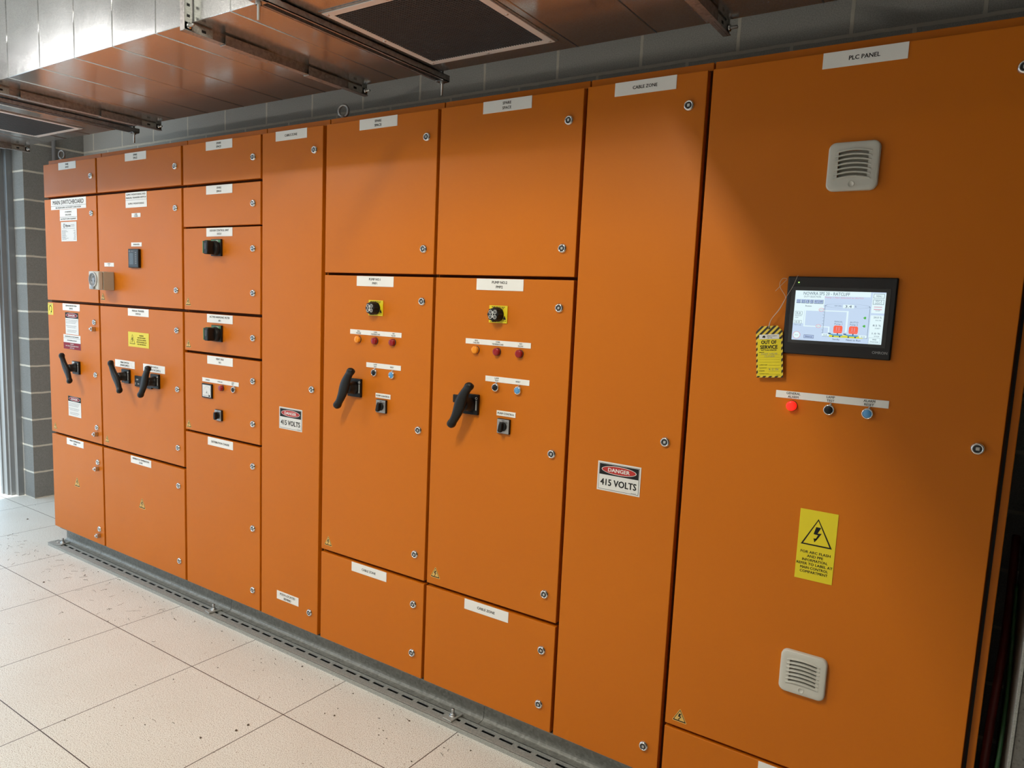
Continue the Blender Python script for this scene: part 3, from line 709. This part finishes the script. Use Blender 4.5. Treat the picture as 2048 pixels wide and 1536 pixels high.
# filter vents
def vent(cx, cz):
    c = cabs[7][0]; s = .062; r = .018; pts = []
    for k, (ax, az) in enumerate(((1, 1), (-1, 1), (-1, -1), (1, -1))):
        for q in range(7): a = math.radians(90*k + 15*q); pts.append((cx + ax*(s-r) + r*math.cos(a), cz + az*(s-r) + r*math.sin(a)))
    b = B()
    # frame built around the louvre opening
    ox, oz0, oz1 = .036, -.028, .040
    inner = []
    for p in pts:
        px, pz = p[0]-cx, p[1]-cz; inner.append((cx + max(-ox, min(ox, px)), cz + max(oz0, min(oz1, pz))))
    n = len(pts); i = b.mi(BEIGEL)
    def ring(P_, y): return [b.bm.verts.new((p[0], y, p[1])) for p in P_]
    def inset(P_, d): return [(cx + (p[0]-cx)*(1-d/s), cz + (p[1]-cz)*(1-d/s)) for p in P_]
    R = [ring(pts, 0), ring(pts, -.009), ring(inset(pts, .0012), -.0115), ring(inset(pts, .004), -.0128), ring(inset(pts, .012), -.0134)]
    for a, c_ in zip(R, R[1:]):
        for k in range(n): f = b.bm.faces.new((a[k], a[(k+1) % n], c_[(k+1) % n], c_[k])); f.material_index = i; f.smooth = True
    # front face strips around the opening
    o = R[-1]
    rect(b, cx-ox, cx+ox, cz+oz0, cz+oz1, PLASTD if False else BEIGE, -.0025)
    bi = [b.bm.verts.new((cx+a*ox, -.0134, cz+(oz1 if z > 0 else oz0))) for a, z in ((1, 1), (-1, 1), (-1, -1), (1, -1))]
    for k in range(4):
        arc = [o[7*k+q] for q in range(7)]; nk = (k+1) % 4
        for q in range(6): b.bm.faces.new((arc[q], arc[q+1], bi[k])).material_index = i
        b.bm.faces.new((arc[6], o[7*nk], bi[nk], bi[k])).material_index = i
    b.lathe([(.0085, .0132), (.0082, .0142), (.0070, .0142), (.0068, .0136), (0, .0136)], (cx, 0, cz-.046), (0, -1, 0), BEIGEL, 24)
    bmesh.ops.recalc_face_normals(b.bm, faces=b.bm.faces[:])
    o = obj('filter_vent', b, c, (cx, 0, cz)); o['label'] = 'light grey square filter vent'
    nb = 6; pitch = (oz1-oz0)/nb
    b = B(); i = b.mi(BEIGEL)
    for k in range(nb + 1):            # bowed slats, arched upwards in the middle
        z0 = cz + oz0 + pitch*k; m_ = 16; prev = None
        for q in range(m_ + 1):
            u = -1 + 2*q/m_; x = cx + ox*1.22*u; lift = .0060*(1 - u*u) - .0040; bow = .0030*(1 - u*u)
            zz = z0 + lift
            sec = [(x, -.0135 - bow*.6, zz - .0030), (x, -.0160 - bow, zz - .0012), (x, -.0160 - bow, zz + .0004), (x, -.0040, zz + .0052), (x, -.0040, zz + .0030)]
            sec = [b.bm.verts.new(p) for p in sec]
            if prev:
                for e in range(5): f = b.bm.faces.new((prev[e], prev[(e+1) % 5], sec[(e+1) % 5], sec[e])); f.material_index = i
            prev = sec
    bmesh.ops.recalc_face_normals(b.bm, faces=b.bm.faces[:])
    obj('louvre', b, o)
vent(4.4225, 2.003); vent(4.422, .605)

# ------------------------------------------------------------------ touch screen
def em(name, col, s=1.0): return mat(name, (0, 0, 0, 1), .3, emit=col, es=s)
E0 = em('screen_blue', srgb(196, 216, 240)); E1 = em('screen_white', srgb(226, 246, 250)); E2 = em('screen_ink', srgb(86, 108, 128)); E3 = em('screen_dark', srgb(40, 56, 90))
E4 = em('screen_red', srgb(250, 106, 78)); E5 = em('screen_pink', srgb(214, 150, 170)); E6 = em('screen_yellow', srgb(214, 214, 60)); E7 = em('screen_pump_blue', srgb(90, 160, 200)); E8 = em('screen_green', srgb(80, 180, 70)); E9 = em('screen_button', srgb(170, 190, 224))
hx0, hx1, hz0, hz1 = 4.2855, 4.5570, 1.5070, 1.7185
b = B(); b.box(hx0, hx1, -.007, 0, hz0, hz1, PLAST, .003, 3); 
b.box(hx0+.0015, hx1-.0015, -.0095, -.006, hz0+.0015, hz1-.0015, mat('screen_bezel', (.010, .010, .013, 1), .32), .0025, 3)
hm = obj('touch_screen', b, cabs[7][0], ((hx0+hx1)/2, 0, hz0)); hm['label'] = 'black touch screen showing a pump diagram'
b = B(); text(b, 'OMRON', 4.531, 1.5255, .0068, mat('bezel_print', (.34, .35, .36, 1), .4), -.0100, width=.036, bold=.02); obj('maker_mark', b, hm)
b = B(); rect(b, 4.3135, 4.3175, 1.7010, 1.7035, em('led_green', srgb(190, 255, 120), 1.5), -.0100); text(b, 'POWER', 4.3155, 1.6975, .0018, GREEN, -.0100); obj('power_led', b, hm)
b = B(); b.box(4.299, 4.543, -.0102, -.0090, 1.5375, 1.6905, mat('screen_surround', (.04, .042, .045, 1), .25), .0005, 1); obj('screen_surround', b, hm)
b = B(); sx0, sx1, sz0, sz1 = 4.3095, 4.5325, 1.5465, 1.6805; W_, H_ = sx1-sx0, sz1-sz0; Y = -.0106
def X(u): return sx0 + W_*u
def Z(v): return sz1 - H_*v          # v runs downwards
rect(b, sx0, sx1, sz0, sz1, E0, Y)
def R2(u0, u1, v0, v1, m, d=1): rect(b, X(u0), X(u1), Z(v1), Z(v0), m, Y - .0001*d)
def T2(s, u, v, h, m, wd=None, d=4): text(b, s, X(u), Z(v), h*H_, m, Y - .0001*d, width=wd*W_ if wd else None, bold=.004)
def frame2(u0, u1, v0, v1, m, f, th=.004, d=2): R2(u0, u1, v0, v1, m, d); R2(u0+th, u1-th, v0+th*1.6, v1-th*1.6, f, d+1)
R2(0, .84, 0, .07, E1); R2(0, .34, .07, .40, E1); R2(.34, .84, .07, .10, E1, 1); R2(.86, 1, .02, .40, E1); R2(.86, 1, .44, 1, E1); R2(0, .12, .38, .66, E1)
T2('NOWRA SPS 20 - RATCLIFF', .355, .052, .062, E2, .52); T2('DUTY SELECTION', .20, .118, .034, E2, .19); T2('Pump 1 Not Selected to AUTO', .555, .122, .030, E5, .42)
for k, (u0, u1, s) in enumerate(((.02, .065, '1/2'), (.075, .12, '2/1'), (.128, .165, '/1'), (.175, .212, '/2'), (.222, .275, 'ROT'), (.278, .325, 'OFF'))): R2(u0, u1+.004, .175, .255, E2, 2); R2(u0, u1, .175, .245, E9, 3); T2(s, (u0+u1)/2, .21, .04, E3, .032)
T2('Rotate', .165, .305, .028, E3, .07)
frame2(.87, .985, .03, .115, E2, E1); T2('MENU', .928, .073, .035, E2, .06); frame2(.87, .985, .14, .235, E2, E1); T2('VENT &', .928, .165, .03, E2, .07); T2('LIGHTS', .928, .208, .03, E2, .07)
R2(.885, .97, .275, .335, E5, 2); R2(.885, .97, .287, .32, E1, 3); T2('ALARM', .928, .352, .018, E2)
# pipes
for u0, u1, v0, v1 in ((.0, .33, .375, .395), (.125, .14, .395, .70), (.125, .42, .70, .72), (.33, .62, .38, .40), (.60, .62, .40, .80), (.41, .425, .70, .82)): R2(u0, u1, v0, v1, E1, 2)
# tank outline
n = 40; pr_ = None
for k in range(n):
    a0, a1 = 2*math.pi*k/n, 2*math.pi*(k+1)/n; ru, rv = .245, .045
    q = [(.60 + ru*s_*math.cos(a), .285 + rv*s_*math.sin(a)) for a, s_ in ((a0, 1), (a1, 1), (a1, .975), (a0, .975))]
    b.face([(X(u), Y-.0003, Z(v)) for u, v in q], E2)
R2(.352, .3555, .285, .88, E2, 2); R2(.843, .8465, .285, .90, E2, 2); R2(.352, .8465, .895, .90, E2, 2)
for k in range(10): R2(.335, .352, .29+.06*k, .294+.06*k, E2, 2)
R2(.552, .672, .255, .325, E1, 4); T2('3.4', .612, .29, .05, E3, .07, 5); T2('WET WELL', .50, .285, .022, E2, .085, 5); T2('%', .69, .287, .03, E3, None, 5)
def ring2(u, v, ru, rv, s, m=E5): 
    b.face([(X(u) + ru*W_*math.cos(2*math.pi*k/24), Y-.0005, Z(v) + rv*H_*math.sin(2*math.pi*k/24)) for k in range(24)], m)
    b.face([(X(u) + (ru-.006)*W_*math.cos(2*math.pi*k/24), Y-.0006, Z(v) + (rv-.009)*H_*math.sin(2*math.pi*k/24)) for k in range(24)], E1); T2(s, u, v, .02, E2, ru*.9, 7)
ring2(.315, .375, .03, .035, '0.0'); ring2(.298, .70, .03, .035, '0.0'); ring2(.055, .90, .045, .075, 'FAULT')
for v in (.42, .60): frame2(.015, .10, v, v+.07, E2, E1, .003); T2('0.0', .055, v+.035, .035, E3, .05, 5)
T2('AVE FLOW', .055, .51, .02, E2, .08); T2('L/SEC', .04, .545, .02, E2, .04); T2('TOT L/S', .055, .695, .02, E2, .08)
frame2(.14, .255, .885, .955, E3, E9, .003); T2('Silence', .197, .92, .035, E3, .08, 5)
# pumps
R2(.43, .80, .86, .905, E6, 3)
for u, s1, s2 in ((.52, 'MANUAL', 'Pump 1'), (.69, 'AUTO', 'Pump 2')):
    T2(s1, u, .595, .03, E2, .09); T2(s2, u, .64, .032, E2, .085)
    b.face([(X(u + a), Y-.0005, Z(v)) for a, v in ((-.045, .82), (.043, .82), (.050, .79), (.050, .70), (.040, .672), (-.038, .672), (-.050, .70), (-.050, .79))], E4)
    for a in (-.015, .012): R2(u+a-.004, u+a+.004, .70, .77, E5, 7)
    R2(u-.045, u+.045, .785, .79, E5, 7); R2(u-.006, u+.006, .82, .85, E3, 6)
    R2(u-.04, u+.055, .845, .875, E7, 5); b.face([(X(u + a), Y-.0006, Z(v)) for a, v in ((-.04, .875), (-.10, .845), (-.085, .835), (-.035, .848))], E7); R2(u-.105, u-.075, .825, .842, E3, 6)
    R2(u-.055, u-.04, .875, .90, E3, 6); R2(u+.02, u+.035, .875, .90, E3, 6)
T2('Standby', .51, .945, .03, E3, .08); T2('Next to Run', .70, .945, .034, E3, .155)
for v in (.50, .66): b.face([(X(.80 + a), Y-.0006, Z(v + c_)) for a, c_ in ((-.018, 0), (0, -.025), (.014, -.02), (.014, .02), (0, .025))], E8)
for k, (s1, s2) in enumerate((('20.0 %', 'Hi Hi'), ('8.5 %', 'START'), ('1.0 %', 'STOP'))): R2(.875, .99, .46+.155*k, .56+.155*k, E1, 2); T2(s1, .935, .48+.155*k, .032, E3, .085); T2(s2, .945, .535+.155*k, .024, E2, .055)
frame2(.86, .985, .875, .985, E2, E1, .002); T2('PMS', .925, .91, .026, E3, .04, 5); T2('Overview', .925, .95, .026, E3, .09, 5)
for u in (.385, .80): R2(u-.04, u+.04, .84, .89, E1, 5); T2('0.0', u, .868, .025, E2, .04, 7)
obj('display', b, hm)

# ------------------------------------------------------------------ out of service tag
tg = empty('out_of_service_tag', (4.25, -.014, 1.434), 'yellow OUT OF SERVICE cardboard tag hanging by string beside the touch screen', 'tag')
b = B(); W2, H2 = .0362, .1440; cx, zc = 0.0, 0.0
def tp(pts): return [(cx + a, zc + c_) for a, c_ in pts]
shape = tp([(-W2, -H2/2), (W2, -H2/2), (W2, H2/2-.016), (.023, H2/2), (-.023, H2/2), (-W2, H2/2-.016)])
b.prism(shape, -.0150, -.0143, STRIPE)
y = -.0153; e = .0042
b.face([(p[0], y, p[1]) for p in tp([(-W2+e, -H2/2+e), (W2-e, -H2/2+e), (W2-e, .0350), (-W2+e, .0350)])], YELLOW)
y -= .0003; rect(b, cx-.027, cx+.027, zc+.0355, zc+.0485, STICK, y)
text(b, 'SPRING SAFETY', cx+.008, zc+.0440, .0026, BLACK, y-.0002, width=.028); text(b, 'REF 7706', cx+.002, zc+.0390, .0024, BLACK, y-.0002)
b.face([(cx + a*.0085 - .0145, y-.0002, zc + .0422 + c_*.0085) for a, c_ in ((-.5, -.1), (-.35, .2), (-.05, .42), (.12, .35), (.25, .45), (.5, .05), (.42, -.3), (.15, -.42), (-.1, -.25), (-.35, -.38))], BLACK)
text(b, 'OUT OF', cx-.001, zc+.0270, .0098, BLACK, y, width=.041, bold=.035); text(b, 'SERVICE', cx-.001, zc+.0133, .0098, BLACK, y, width=.047, bold=.035)
text(b, 'NOT TO BE OPERATED', cx-.001, zc+.0046, .0030, BLACK, y, width=.042, bold=.03)
text(b, 'DEFECTIVE', cx-.021, zc-.0012, .0020, BLACK, y)
for z in (-.0088, -.0152, -.0214, -.0292): rect(b, cx-.028, cx+.028, zc+z-.00015, zc+z+.00015, BLACK, y)
for k, s in enumerate(['COMPANY NAME', 'TAG ISSUED BY', 'DATE/TIME', 'EQUIPMENT / PLANT']):
    z = zc-.0368-.0083*k; text(b, s, cx-(.017, .018, .021, .015)[k], z, .0021, BLACK, y, width=(.022, .021, .015, .026)[k]); rect(b, cx-.003, cx+.028, z-.0011, z-.0008, BLACK, y)
text(b, 'INLET VALVE', cx, zc-.0055, .0044, GREYINK, y, width=.044, bold=0, slant=.15); text(b, 'CLOSED', cx+.001, zc-.0125, .0042, GREYINK, y, width=.028, bold=0, slant=.15)
text(b, '4. 5. 26', cx+.011, zc-.0492, .0052, GREYINK, y, width=.026, bold=0, slant=.15); text(b, 'REF 7706', cx+.024, zc-.0655, .0018, BLACK, y)
b.torus((cx, -.0157, zc+.0660), .0022, .0008, (0, 1, 0), BLACK, 14, 6)
b.bm.transform(Matrix.Translation((4.2482, 0, 1.5742)) @ Matrix.Rotation(math.radians(-5.4), 4, 'Y') @ Matrix.Translation((0, 0, -.066)))
obj('tag_card', b, tg)
def smooth(P_, n=6):
    out = []; P_ = [Vector(p) for p in P_]
    for i in range(len(P_)-1):
        p0, p1, p2, p3 = P_[max(i-1, 0)], P_[i], P_[i+1], P_[min(i+2, len(P_)-1)]
        for k in range(n):
            t_ = k/n; out.append(.5*((2*p1) + (p2-p0)*t_ + (2*p0-5*p1+4*p2-p3)*t_*t_ + (3*p1-p0-3*p2+p3)*t_**3))
    return out + [P_[-1]]
b = B()
b.tube(smooth([(4.311, -.0115, 1.7205), (4.3017, -.0125, 1.692), (4.2877, -.014, 1.6636), (4.2713, -.015, 1.629), (4.2539, -.016, 1.602), (4.2481, -.016, 1.587), (4.2472, -.0165, 1.574)]), .0006, STRING, 6)
b.tube(smooth([(4.2835, -.0105, 1.7117), (4.2725, -.012, 1.7115), (4.2665, -.014, 1.700), (4.2691, -.015, 1.6858), (4.2836, -.013, 1.6635), (4.282, -.015, 1.6492), (4.2715, -.016, 1.626), (4.2527, -.016, 1.5993), (4.2486, -.0165, 1.5817), (4.2472, -.0165, 1.574)]), .0006, STRING, 6)
b.tube(smooth([(4.2838, -.0105, 1.7095), (4.2686, -.014, 1.6915), (4.2573, -.018, 1.677)]), .0006, STRING, 6)
b.tube(smooth([(4.3112, -.0118, 1.7200), (4.3125, -.0105, 1.7203)]), .0006, STRING, 6)
obj('string', b, tg)

# ------------------------------------------------------------------ eye bolts, conduit
def eyebolt(i, x, y):
    b = B(); b.lathe([(.016, 0), (.016, .006), (.010, .010), (.010, .016), (0, .018)], (x, y, BZT), (0, 0, 1), DARKSTEEL, 20)
    b.torus((x, y, BZT + .036), .0225, .0055, (.25, -1, 0), DARKSTEEL, 28, 10)
    obj('lifting_eye', b, cabs[i][0])
eyebolt(4, 2.455, .062); eyebolt(0, .098, .060)
b = B(); b.tube([(XL + .016, .556, .0), (XL + .016, .556, CEIL)], .0125, mat('grey_pvc', (.30, .30, .31, 1), .5), 16)
for z in (.6, 1.5, 2.45): b.box(XL + .0005, XL + .032, .552, .560, z - .008, z + .008, STEEL)
tag(obj('conduit', b), 'thin vertical grey conduit on the left block wall behind the first cabinet', 'conduit')

# ------------------------------------------------------------------ duct
DZ, DT, DY0, DY1 = 2.430, 2.735, -.709, .009
du = empty('air_duct', (2.2, 0, DZ), 'large rectangular galvanised air duct hung above the orange switchboard', 'air duct')
FX = [-.258, 1.165, 2.605, 4.045, 5.49]
for k, (a, c_) in enumerate(zip(FX, FX[1:])):
    b = B(); a += .0012; c_ -= .0012
    b.box(a, c_, DY0, DY1, DZ, DT, GALV, .0015, 2)
    beads = {0: [.02, .27, .53, .79, 1.04], 1: [1.338, 1.609, 1.876, 2.139, 2.405], 2: [2.80, 3.575, 3.842], 3: [4.31, 4.58, 4.85, 5.12, 5.38]}[k]
    for x in beads:
        b.tube([(x, DY0 + .002, DZ + .0004), (x, DY1 - .002, DZ + .0004)], .0022, GALV, 8)
        b.tube([(x, DY0 + .0004, DZ + .002), (x, DY0 + .0004, DT - .002)], .0022, GALV, 8)
    o = obj('duct_section', b, du)
b = B(); b.box(3.76, 4.55, YF + .30, DY0 - .002, DZ, DT, GALV, .0015, 2); obj('added_shade_duct', b, du)  # unseen duct, added to cast the shade edge across the PLC door
def lfl(x, s):   # flange frame and corner plates
    b = B(); e = .032; t_ = .003; x0, x1 = (x, x + t_*s) if s > 0 else (x + t_*s, x)
    b.box(x0, x1, DY0 - e, DY0, DZ - e, DT + e, DARKSTEEL); b.box(x0, x1, DY1, DY1 + e, DZ - e, DT + e, DARKSTEEL)
    b.box(x0, x1, DY0, DY1, DZ - e, DZ, DARKSTEEL); b.box(x0, x1, DY0, DY1, DT, DT + e, DARKSTEEL)
    r0, r1 = (x + .003*s, x + .012*s) if s > 0 else (x + .012*s, x + .003*s)
    b.box(r0, r1, DY0 - e, DY1 + e, DZ - e, DZ - e + .002, DARKSTEEL, .0008, 1); b.box(r0, r1, DY0 - e, DY0 - e + .002, DZ - e, DT + e, DARKSTEEL, .0008, 1)
    for (cy, cz, sy, sz) in ((DY0 - e/2, DZ - e/2, 1, 1), (DY1 + e/2, DZ - e/2, -1, 1)):
        q = x + s*.0045; b.box(min(q, q+.003*s), max(q, q+.003*s), min(cy - sy*.015, cy + sy*.085), max(cy - sy*.015, cy + sy*.085), cz - .014, cz + .012, GALVS, .001, 1)
        b.box(min(q, q+.003*s), max(q, q+.003*s), cy - .014, cy + .012, cz - .012, cz + .100, GALVS, .001, 1)
        qf = max(q, q + .003*s) if s > 0 else min(q, q + .003*s)
        for zz in (.030, .062, .092): b.box(min(qf, qf + .0006*s), max(qf, qf + .0006*s), cy - .005, cy + .005, cz + zz - .004, cz + zz + .004, DARK)
        b.box(min(qf, qf + .0006*s), max(qf, qf + .0006*s), min(cy + sy*.045, cy + sy*.060), max(cy + sy*.045, cy + sy*.060), cz - .005, cz + .003, DARK)
    return b
for x in FX[:4]:
    for s in (-1, 1): obj('flange', lfl(x, s), du)
    for cy in (DY0 - .016, DY1 + .016):
        b = B(); cz = DZ - .016
        b.lathe([(.0045, -.022), (.0045, .034), (0, .036)], (x, cy, cz), (1, 0, 0), STEEL, 10); b.lathe([(.0095, .008), (.0095, .015), (.004, .016)], (x, cy, cz), (1, 0, 0), CHROME, 6)
        b.lathe([(.0095, .008), (.0095, .014), (.004, .0145)], (x, cy, cz), (-1, 0, 0), CHROME, 6)
        obj('corner_bolt', b, du)
    for y0_, y1_ in ((-.60, -.42), (-.26, -.09)):      # push-on cleats over the flange pair
        b = B(); z0_ = DZ - .035; b.box(x - .0135, x + .0135, y0_, y1_, z0_, z0_ + .003, DARKSTEEL, .001, 1); b.box(x - .0150, x - .013, y0_, y1_, z0_, z0_ + .030, DARKSTEEL); b.box(x + .013, x + .0150, y0_, y1_, z0_, z0_ + .030, DARKSTEEL)
        obj('cleat', b, du)
def grille(x0, x1, y0, y1, pitch=.0095):
    b = B(); fr = .026; z0, z1 = DZ - .006, DZ - .0022
    b.box(x0, x1, y0, y0 + fr, z0, z1, GRFRAME, .0008, 1); b.box(x0, x1, y1 - fr, y1, z0, z1, GRFRAME, .0008, 1)
    b.box(x0, x0 + fr, y0 + fr, y1 - fr, z0, z1, GRFRAME, .0008, 1); b.box(x1 - fr, x1, y0 + fr, y1 - fr, z0, z1, GRFRAME, .0008, 1)
    g = obj('intake_grille', b, du)
    b = B(); b.box(x0 - .007, x1 + .007, y0 - .007, y1 + .007, DZ - .0022, DZ - .0004, DARKSTEEL); obj('collar', b, g)
    b = B(); n = int((x1 - x0 - 2*fr) / pitch); BM = mat('black_mesh', (.060, .061, .066, 1), .6, 0)
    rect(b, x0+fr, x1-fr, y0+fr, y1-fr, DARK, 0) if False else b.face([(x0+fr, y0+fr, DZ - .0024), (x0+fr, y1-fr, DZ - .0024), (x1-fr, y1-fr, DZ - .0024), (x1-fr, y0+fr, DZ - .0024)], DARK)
    for k in range(1, n):
        q = x0 + fr + (x1-x0-2*fr)*k/n; b.box(q - .0011, q + .0011, y0 + fr, y1 - fr, z0 + .0007, z0 + .0023, BM)
        q = y0 + fr + (y1-y0-2*fr)*k/n; b.box(x0 + fr, x1 - fr, q - .0016, q + .0016, z0 + .0002, z0 + .0018, BM)
    obj('wire_mesh', b, g)
    for sx in (x0 + .013, (x0+x1)/2, x1 - .013):
        for sy in (y0 + .013, (y0+y1)/2, y1 - .013):
            if abs(sx - (x0+x1)/2) < .01 and abs(sy - (y0+y1)/2) < .01: continue
            b = B(); b.lathe([(.0055, 0), (.0045, .0016), (.0015, .0024), (0, .0018)], (sx, sy, z0), (0, 0, -1), STEEL, 12); obj('screw', b, g)
grille(3.042, 3.541, -.576, -.076); grille(.161, .660, -.584, -.093)
# trapeze hangers
def hanger(x, lab, ytail):
    h = empty('duct_hanger', (x, 0, DZ - .043), lab, 'duct hanger', 'strut hangers under the air duct')
    b = B(); w_, hh, t_ = .041, .0405, .0025; z1 = DZ - .0035 if False else DZ - .0025; z0 = z1 - hh; y0_, y1_ = -.80, ytail
    z0 = z1 - .021
    b.box(x - w_/2, x + w_/2, y0_, y1_, z1 - t_, z1, DARKSTEEL); b.box(x - w_/2, x - w_/2 + t_, y0_, y1_, z0, z1, DARKSTEEL); b.box(x + w_/2 - t_, x + w_/2, y0_, y1_, z0, z1, DARKSTEEL)
    b.box(x - w_/2, x - w_/2 + .0095, y0_, y1_, z0, z0 + t_, DARKSTEEL); b.box(x + w_/2 - .0095, x + w_/2, y0_, y1_, z0, z0 + t_, DARKSTEEL)
    obj('strut', b, h)
    for y_ in (-.755, ytail - .018):
        b = B(); b.tube([(x, y_, z0 - .05), (x, y_, CEIL)], .0045, STEEL, 10); b.lathe([(.009, -.010), (.009, -.002), (.0045, -.001)], (x, y_, z0), (0, 0, 1), STEEL, 6); b.box(x - .018, x + .018, y_ - .016, y_ + .016, z0 - .0025, z0 + .0005, STEEL)
        obj('threaded_rod', b, h)
hanger(2.992, 'galvanised strut hanger under the duct beside the large intake grille', .058)
hanger(.935, 'galvanised strut hanger under the duct above the second cabinet', .048)

# ------------------------------------------------------------------ right-hand end: cables and grey column
b = B(); GC = mat('grey_column_steel', (.17, .165, .15, 1), .6); t = NT(GC); t.l(t.ramp(t.noise(t.pos(), 160, 3), [(.28, (.05, .05, .045, 1)), (.34, (.15, .145, .13, 1)), (.7, (.20, .195, .18, 1))]), t.b.inputs['Base Color'])
b.box(4.911, 4.919, -.002, .62, 0, 2.3, GALVS, .001, 1); b.box(4.919, 5.5, .002, .62, 0, 2.3, GC, .002)
tag(obj('grey_enclosure', b), 'plain grey steel enclosure standing at right edge past a dark gap', 'enclosure')
for k, (nm, col, xs, lab) in enumerate((('power_cable', (.13, .012, .010, 1), [(4.872, .10, .0), (4.868, .12, .30), (4.872, .16, .52), (4.880, .22, .68), (4.886, .32, .80), (4.886, .45, 1.0)], 'thick dark red cable in the dark gap beside the PLC cabinet'),
                           ('earth_cable', (.02, .09, .03, 1), [(4.884, .05, .0), (4.889, .06, .33), (4.897, .09, .50), (4.902, .2, .66), (4.896, .3, .9)], 'thin green cable in front of the red one in the dark gap'))):
    b = B(); b.tube(smooth(xs, 8), .011 if k == 0 else .005, mat(nm + '_sheath', col, .45), 12); tag(obj(nm, b), lab, 'cable')

# ------------------------------------------------------------------ ceiling battens
for k, (x, ly, dr, wts, lab) in enumerate(LIGHTS):
    c = empty('ceiling_batten', (x, ly, LZ + .01), lab, 'ceiling light', 'fluorescent battens on the ceiling')
    hx, hy = (.62, .06) if dr == 'x' else (.06, .62)
    b = B(); b.box(x - hx, x + hx, ly - hy, ly + hy, LZ + .03, CEIL, mat('white_steel', (.7, .7, .7, 1), .5), .004); obj('housing', b, c)
    for q, dy in enumerate((-.035, .035)):
        b = B(); e0, e1 = ((x - .6, ly + dy, LZ + .008), (x + .6, ly + dy, LZ + .008)) if dr == 'x' else ((x + dy, ly - .6, LZ + .008), (x + dy, ly + .6, LZ + .008))
        b.tube([e0, e1], .013, mat('tube_glass', (.9, .9, .9, 1), .3, emit=(1, .93, .82, 1), es=8), 12); obj('tube', b, c)
    L = bpy.data.lights.new('batten_light', 'AREA'); L.shape = 'RECTANGLE'; L.size = hx*1.9; L.size_y = hy*1.9
    if dr == 'y': L.size = .12
    L.energy = wts; L.color = [(1, .975, .95), (1, .95, .88), (1, .94, .78), (1, .94, .86)][k]
    lo = bpy.data.objects.new('batten_light', L); COL.objects.link(lo); lo.location = (x, ly, LZ - .012)

# ------------------------------------------------------------------ grit and twigs on the floor
b = B(); DEB = mat('dry_twigs_and_grit', (.10, .075, .05, 1), .9)
def twig(x, y, L, a, bend, r):
    pts = [(x + L*t_*math.cos(a) - bend*t_*t_*math.sin(a), y + L*t_*math.sin(a) + bend*t_*t_*math.cos(a), .0014 + .001*math.sin(t_*5)) for t_ in (0, .33, .66, 1)]
    b.tube(pts, r, DEB, 4)
for k in range(90):
    x = random.uniform(-.2, 1.5)**1.0 if k % 3 else random.uniform(-.6, 3.6); y = -.115 - abs(random.gauss(0, .11)) if k % 4 else random.uniform(-1.1, -.12)
    twig(x, y, random.uniform(.006, .035), random.uniform(0, 6.28), random.uniform(-.03, .03), random.uniform(.0003, .0007))
for k in range(240):
    x = random.uniform(-1.1, 3.8); y = -.066 - abs(random.gauss(0, .12)) if k % 2 else random.uniform(-1.4, .3)
    if x > -.1 and y > -.062: y = -.066 - random.random()*.05
    s_ = random.uniform(.0012, .0036) * (1.6 if k % 17 == 0 else 1); a = random.uniform(0, 6.28)
    pts = [(x + s_*random.uniform(.6, 1.2)*math.cos(a + q*1.05), y + s_*random.uniform(.4, 1)*math.sin(a + q*1.05)) for q in range(6)]
    b.prism(pts, .0004, .0004 + s_*.5, DEB, 'xy')
for x, y, s_ in ((-.62, .10, .007), (2.60, -.50, .006), (.62, -.34, .006)):
    b.prism([(x + s_*random.uniform(.7, 1.2)*math.cos(q*.9), y + s_*random.uniform(.5, 1)*math.sin(q*.9)) for q in range(7)], .0004, .003, DEB, 'xy')
tag(obj('floor_debris', b), 'scattered dry twigs, grit and leaf bits on the tiles beside the channel', 'debris', kind='stuff')
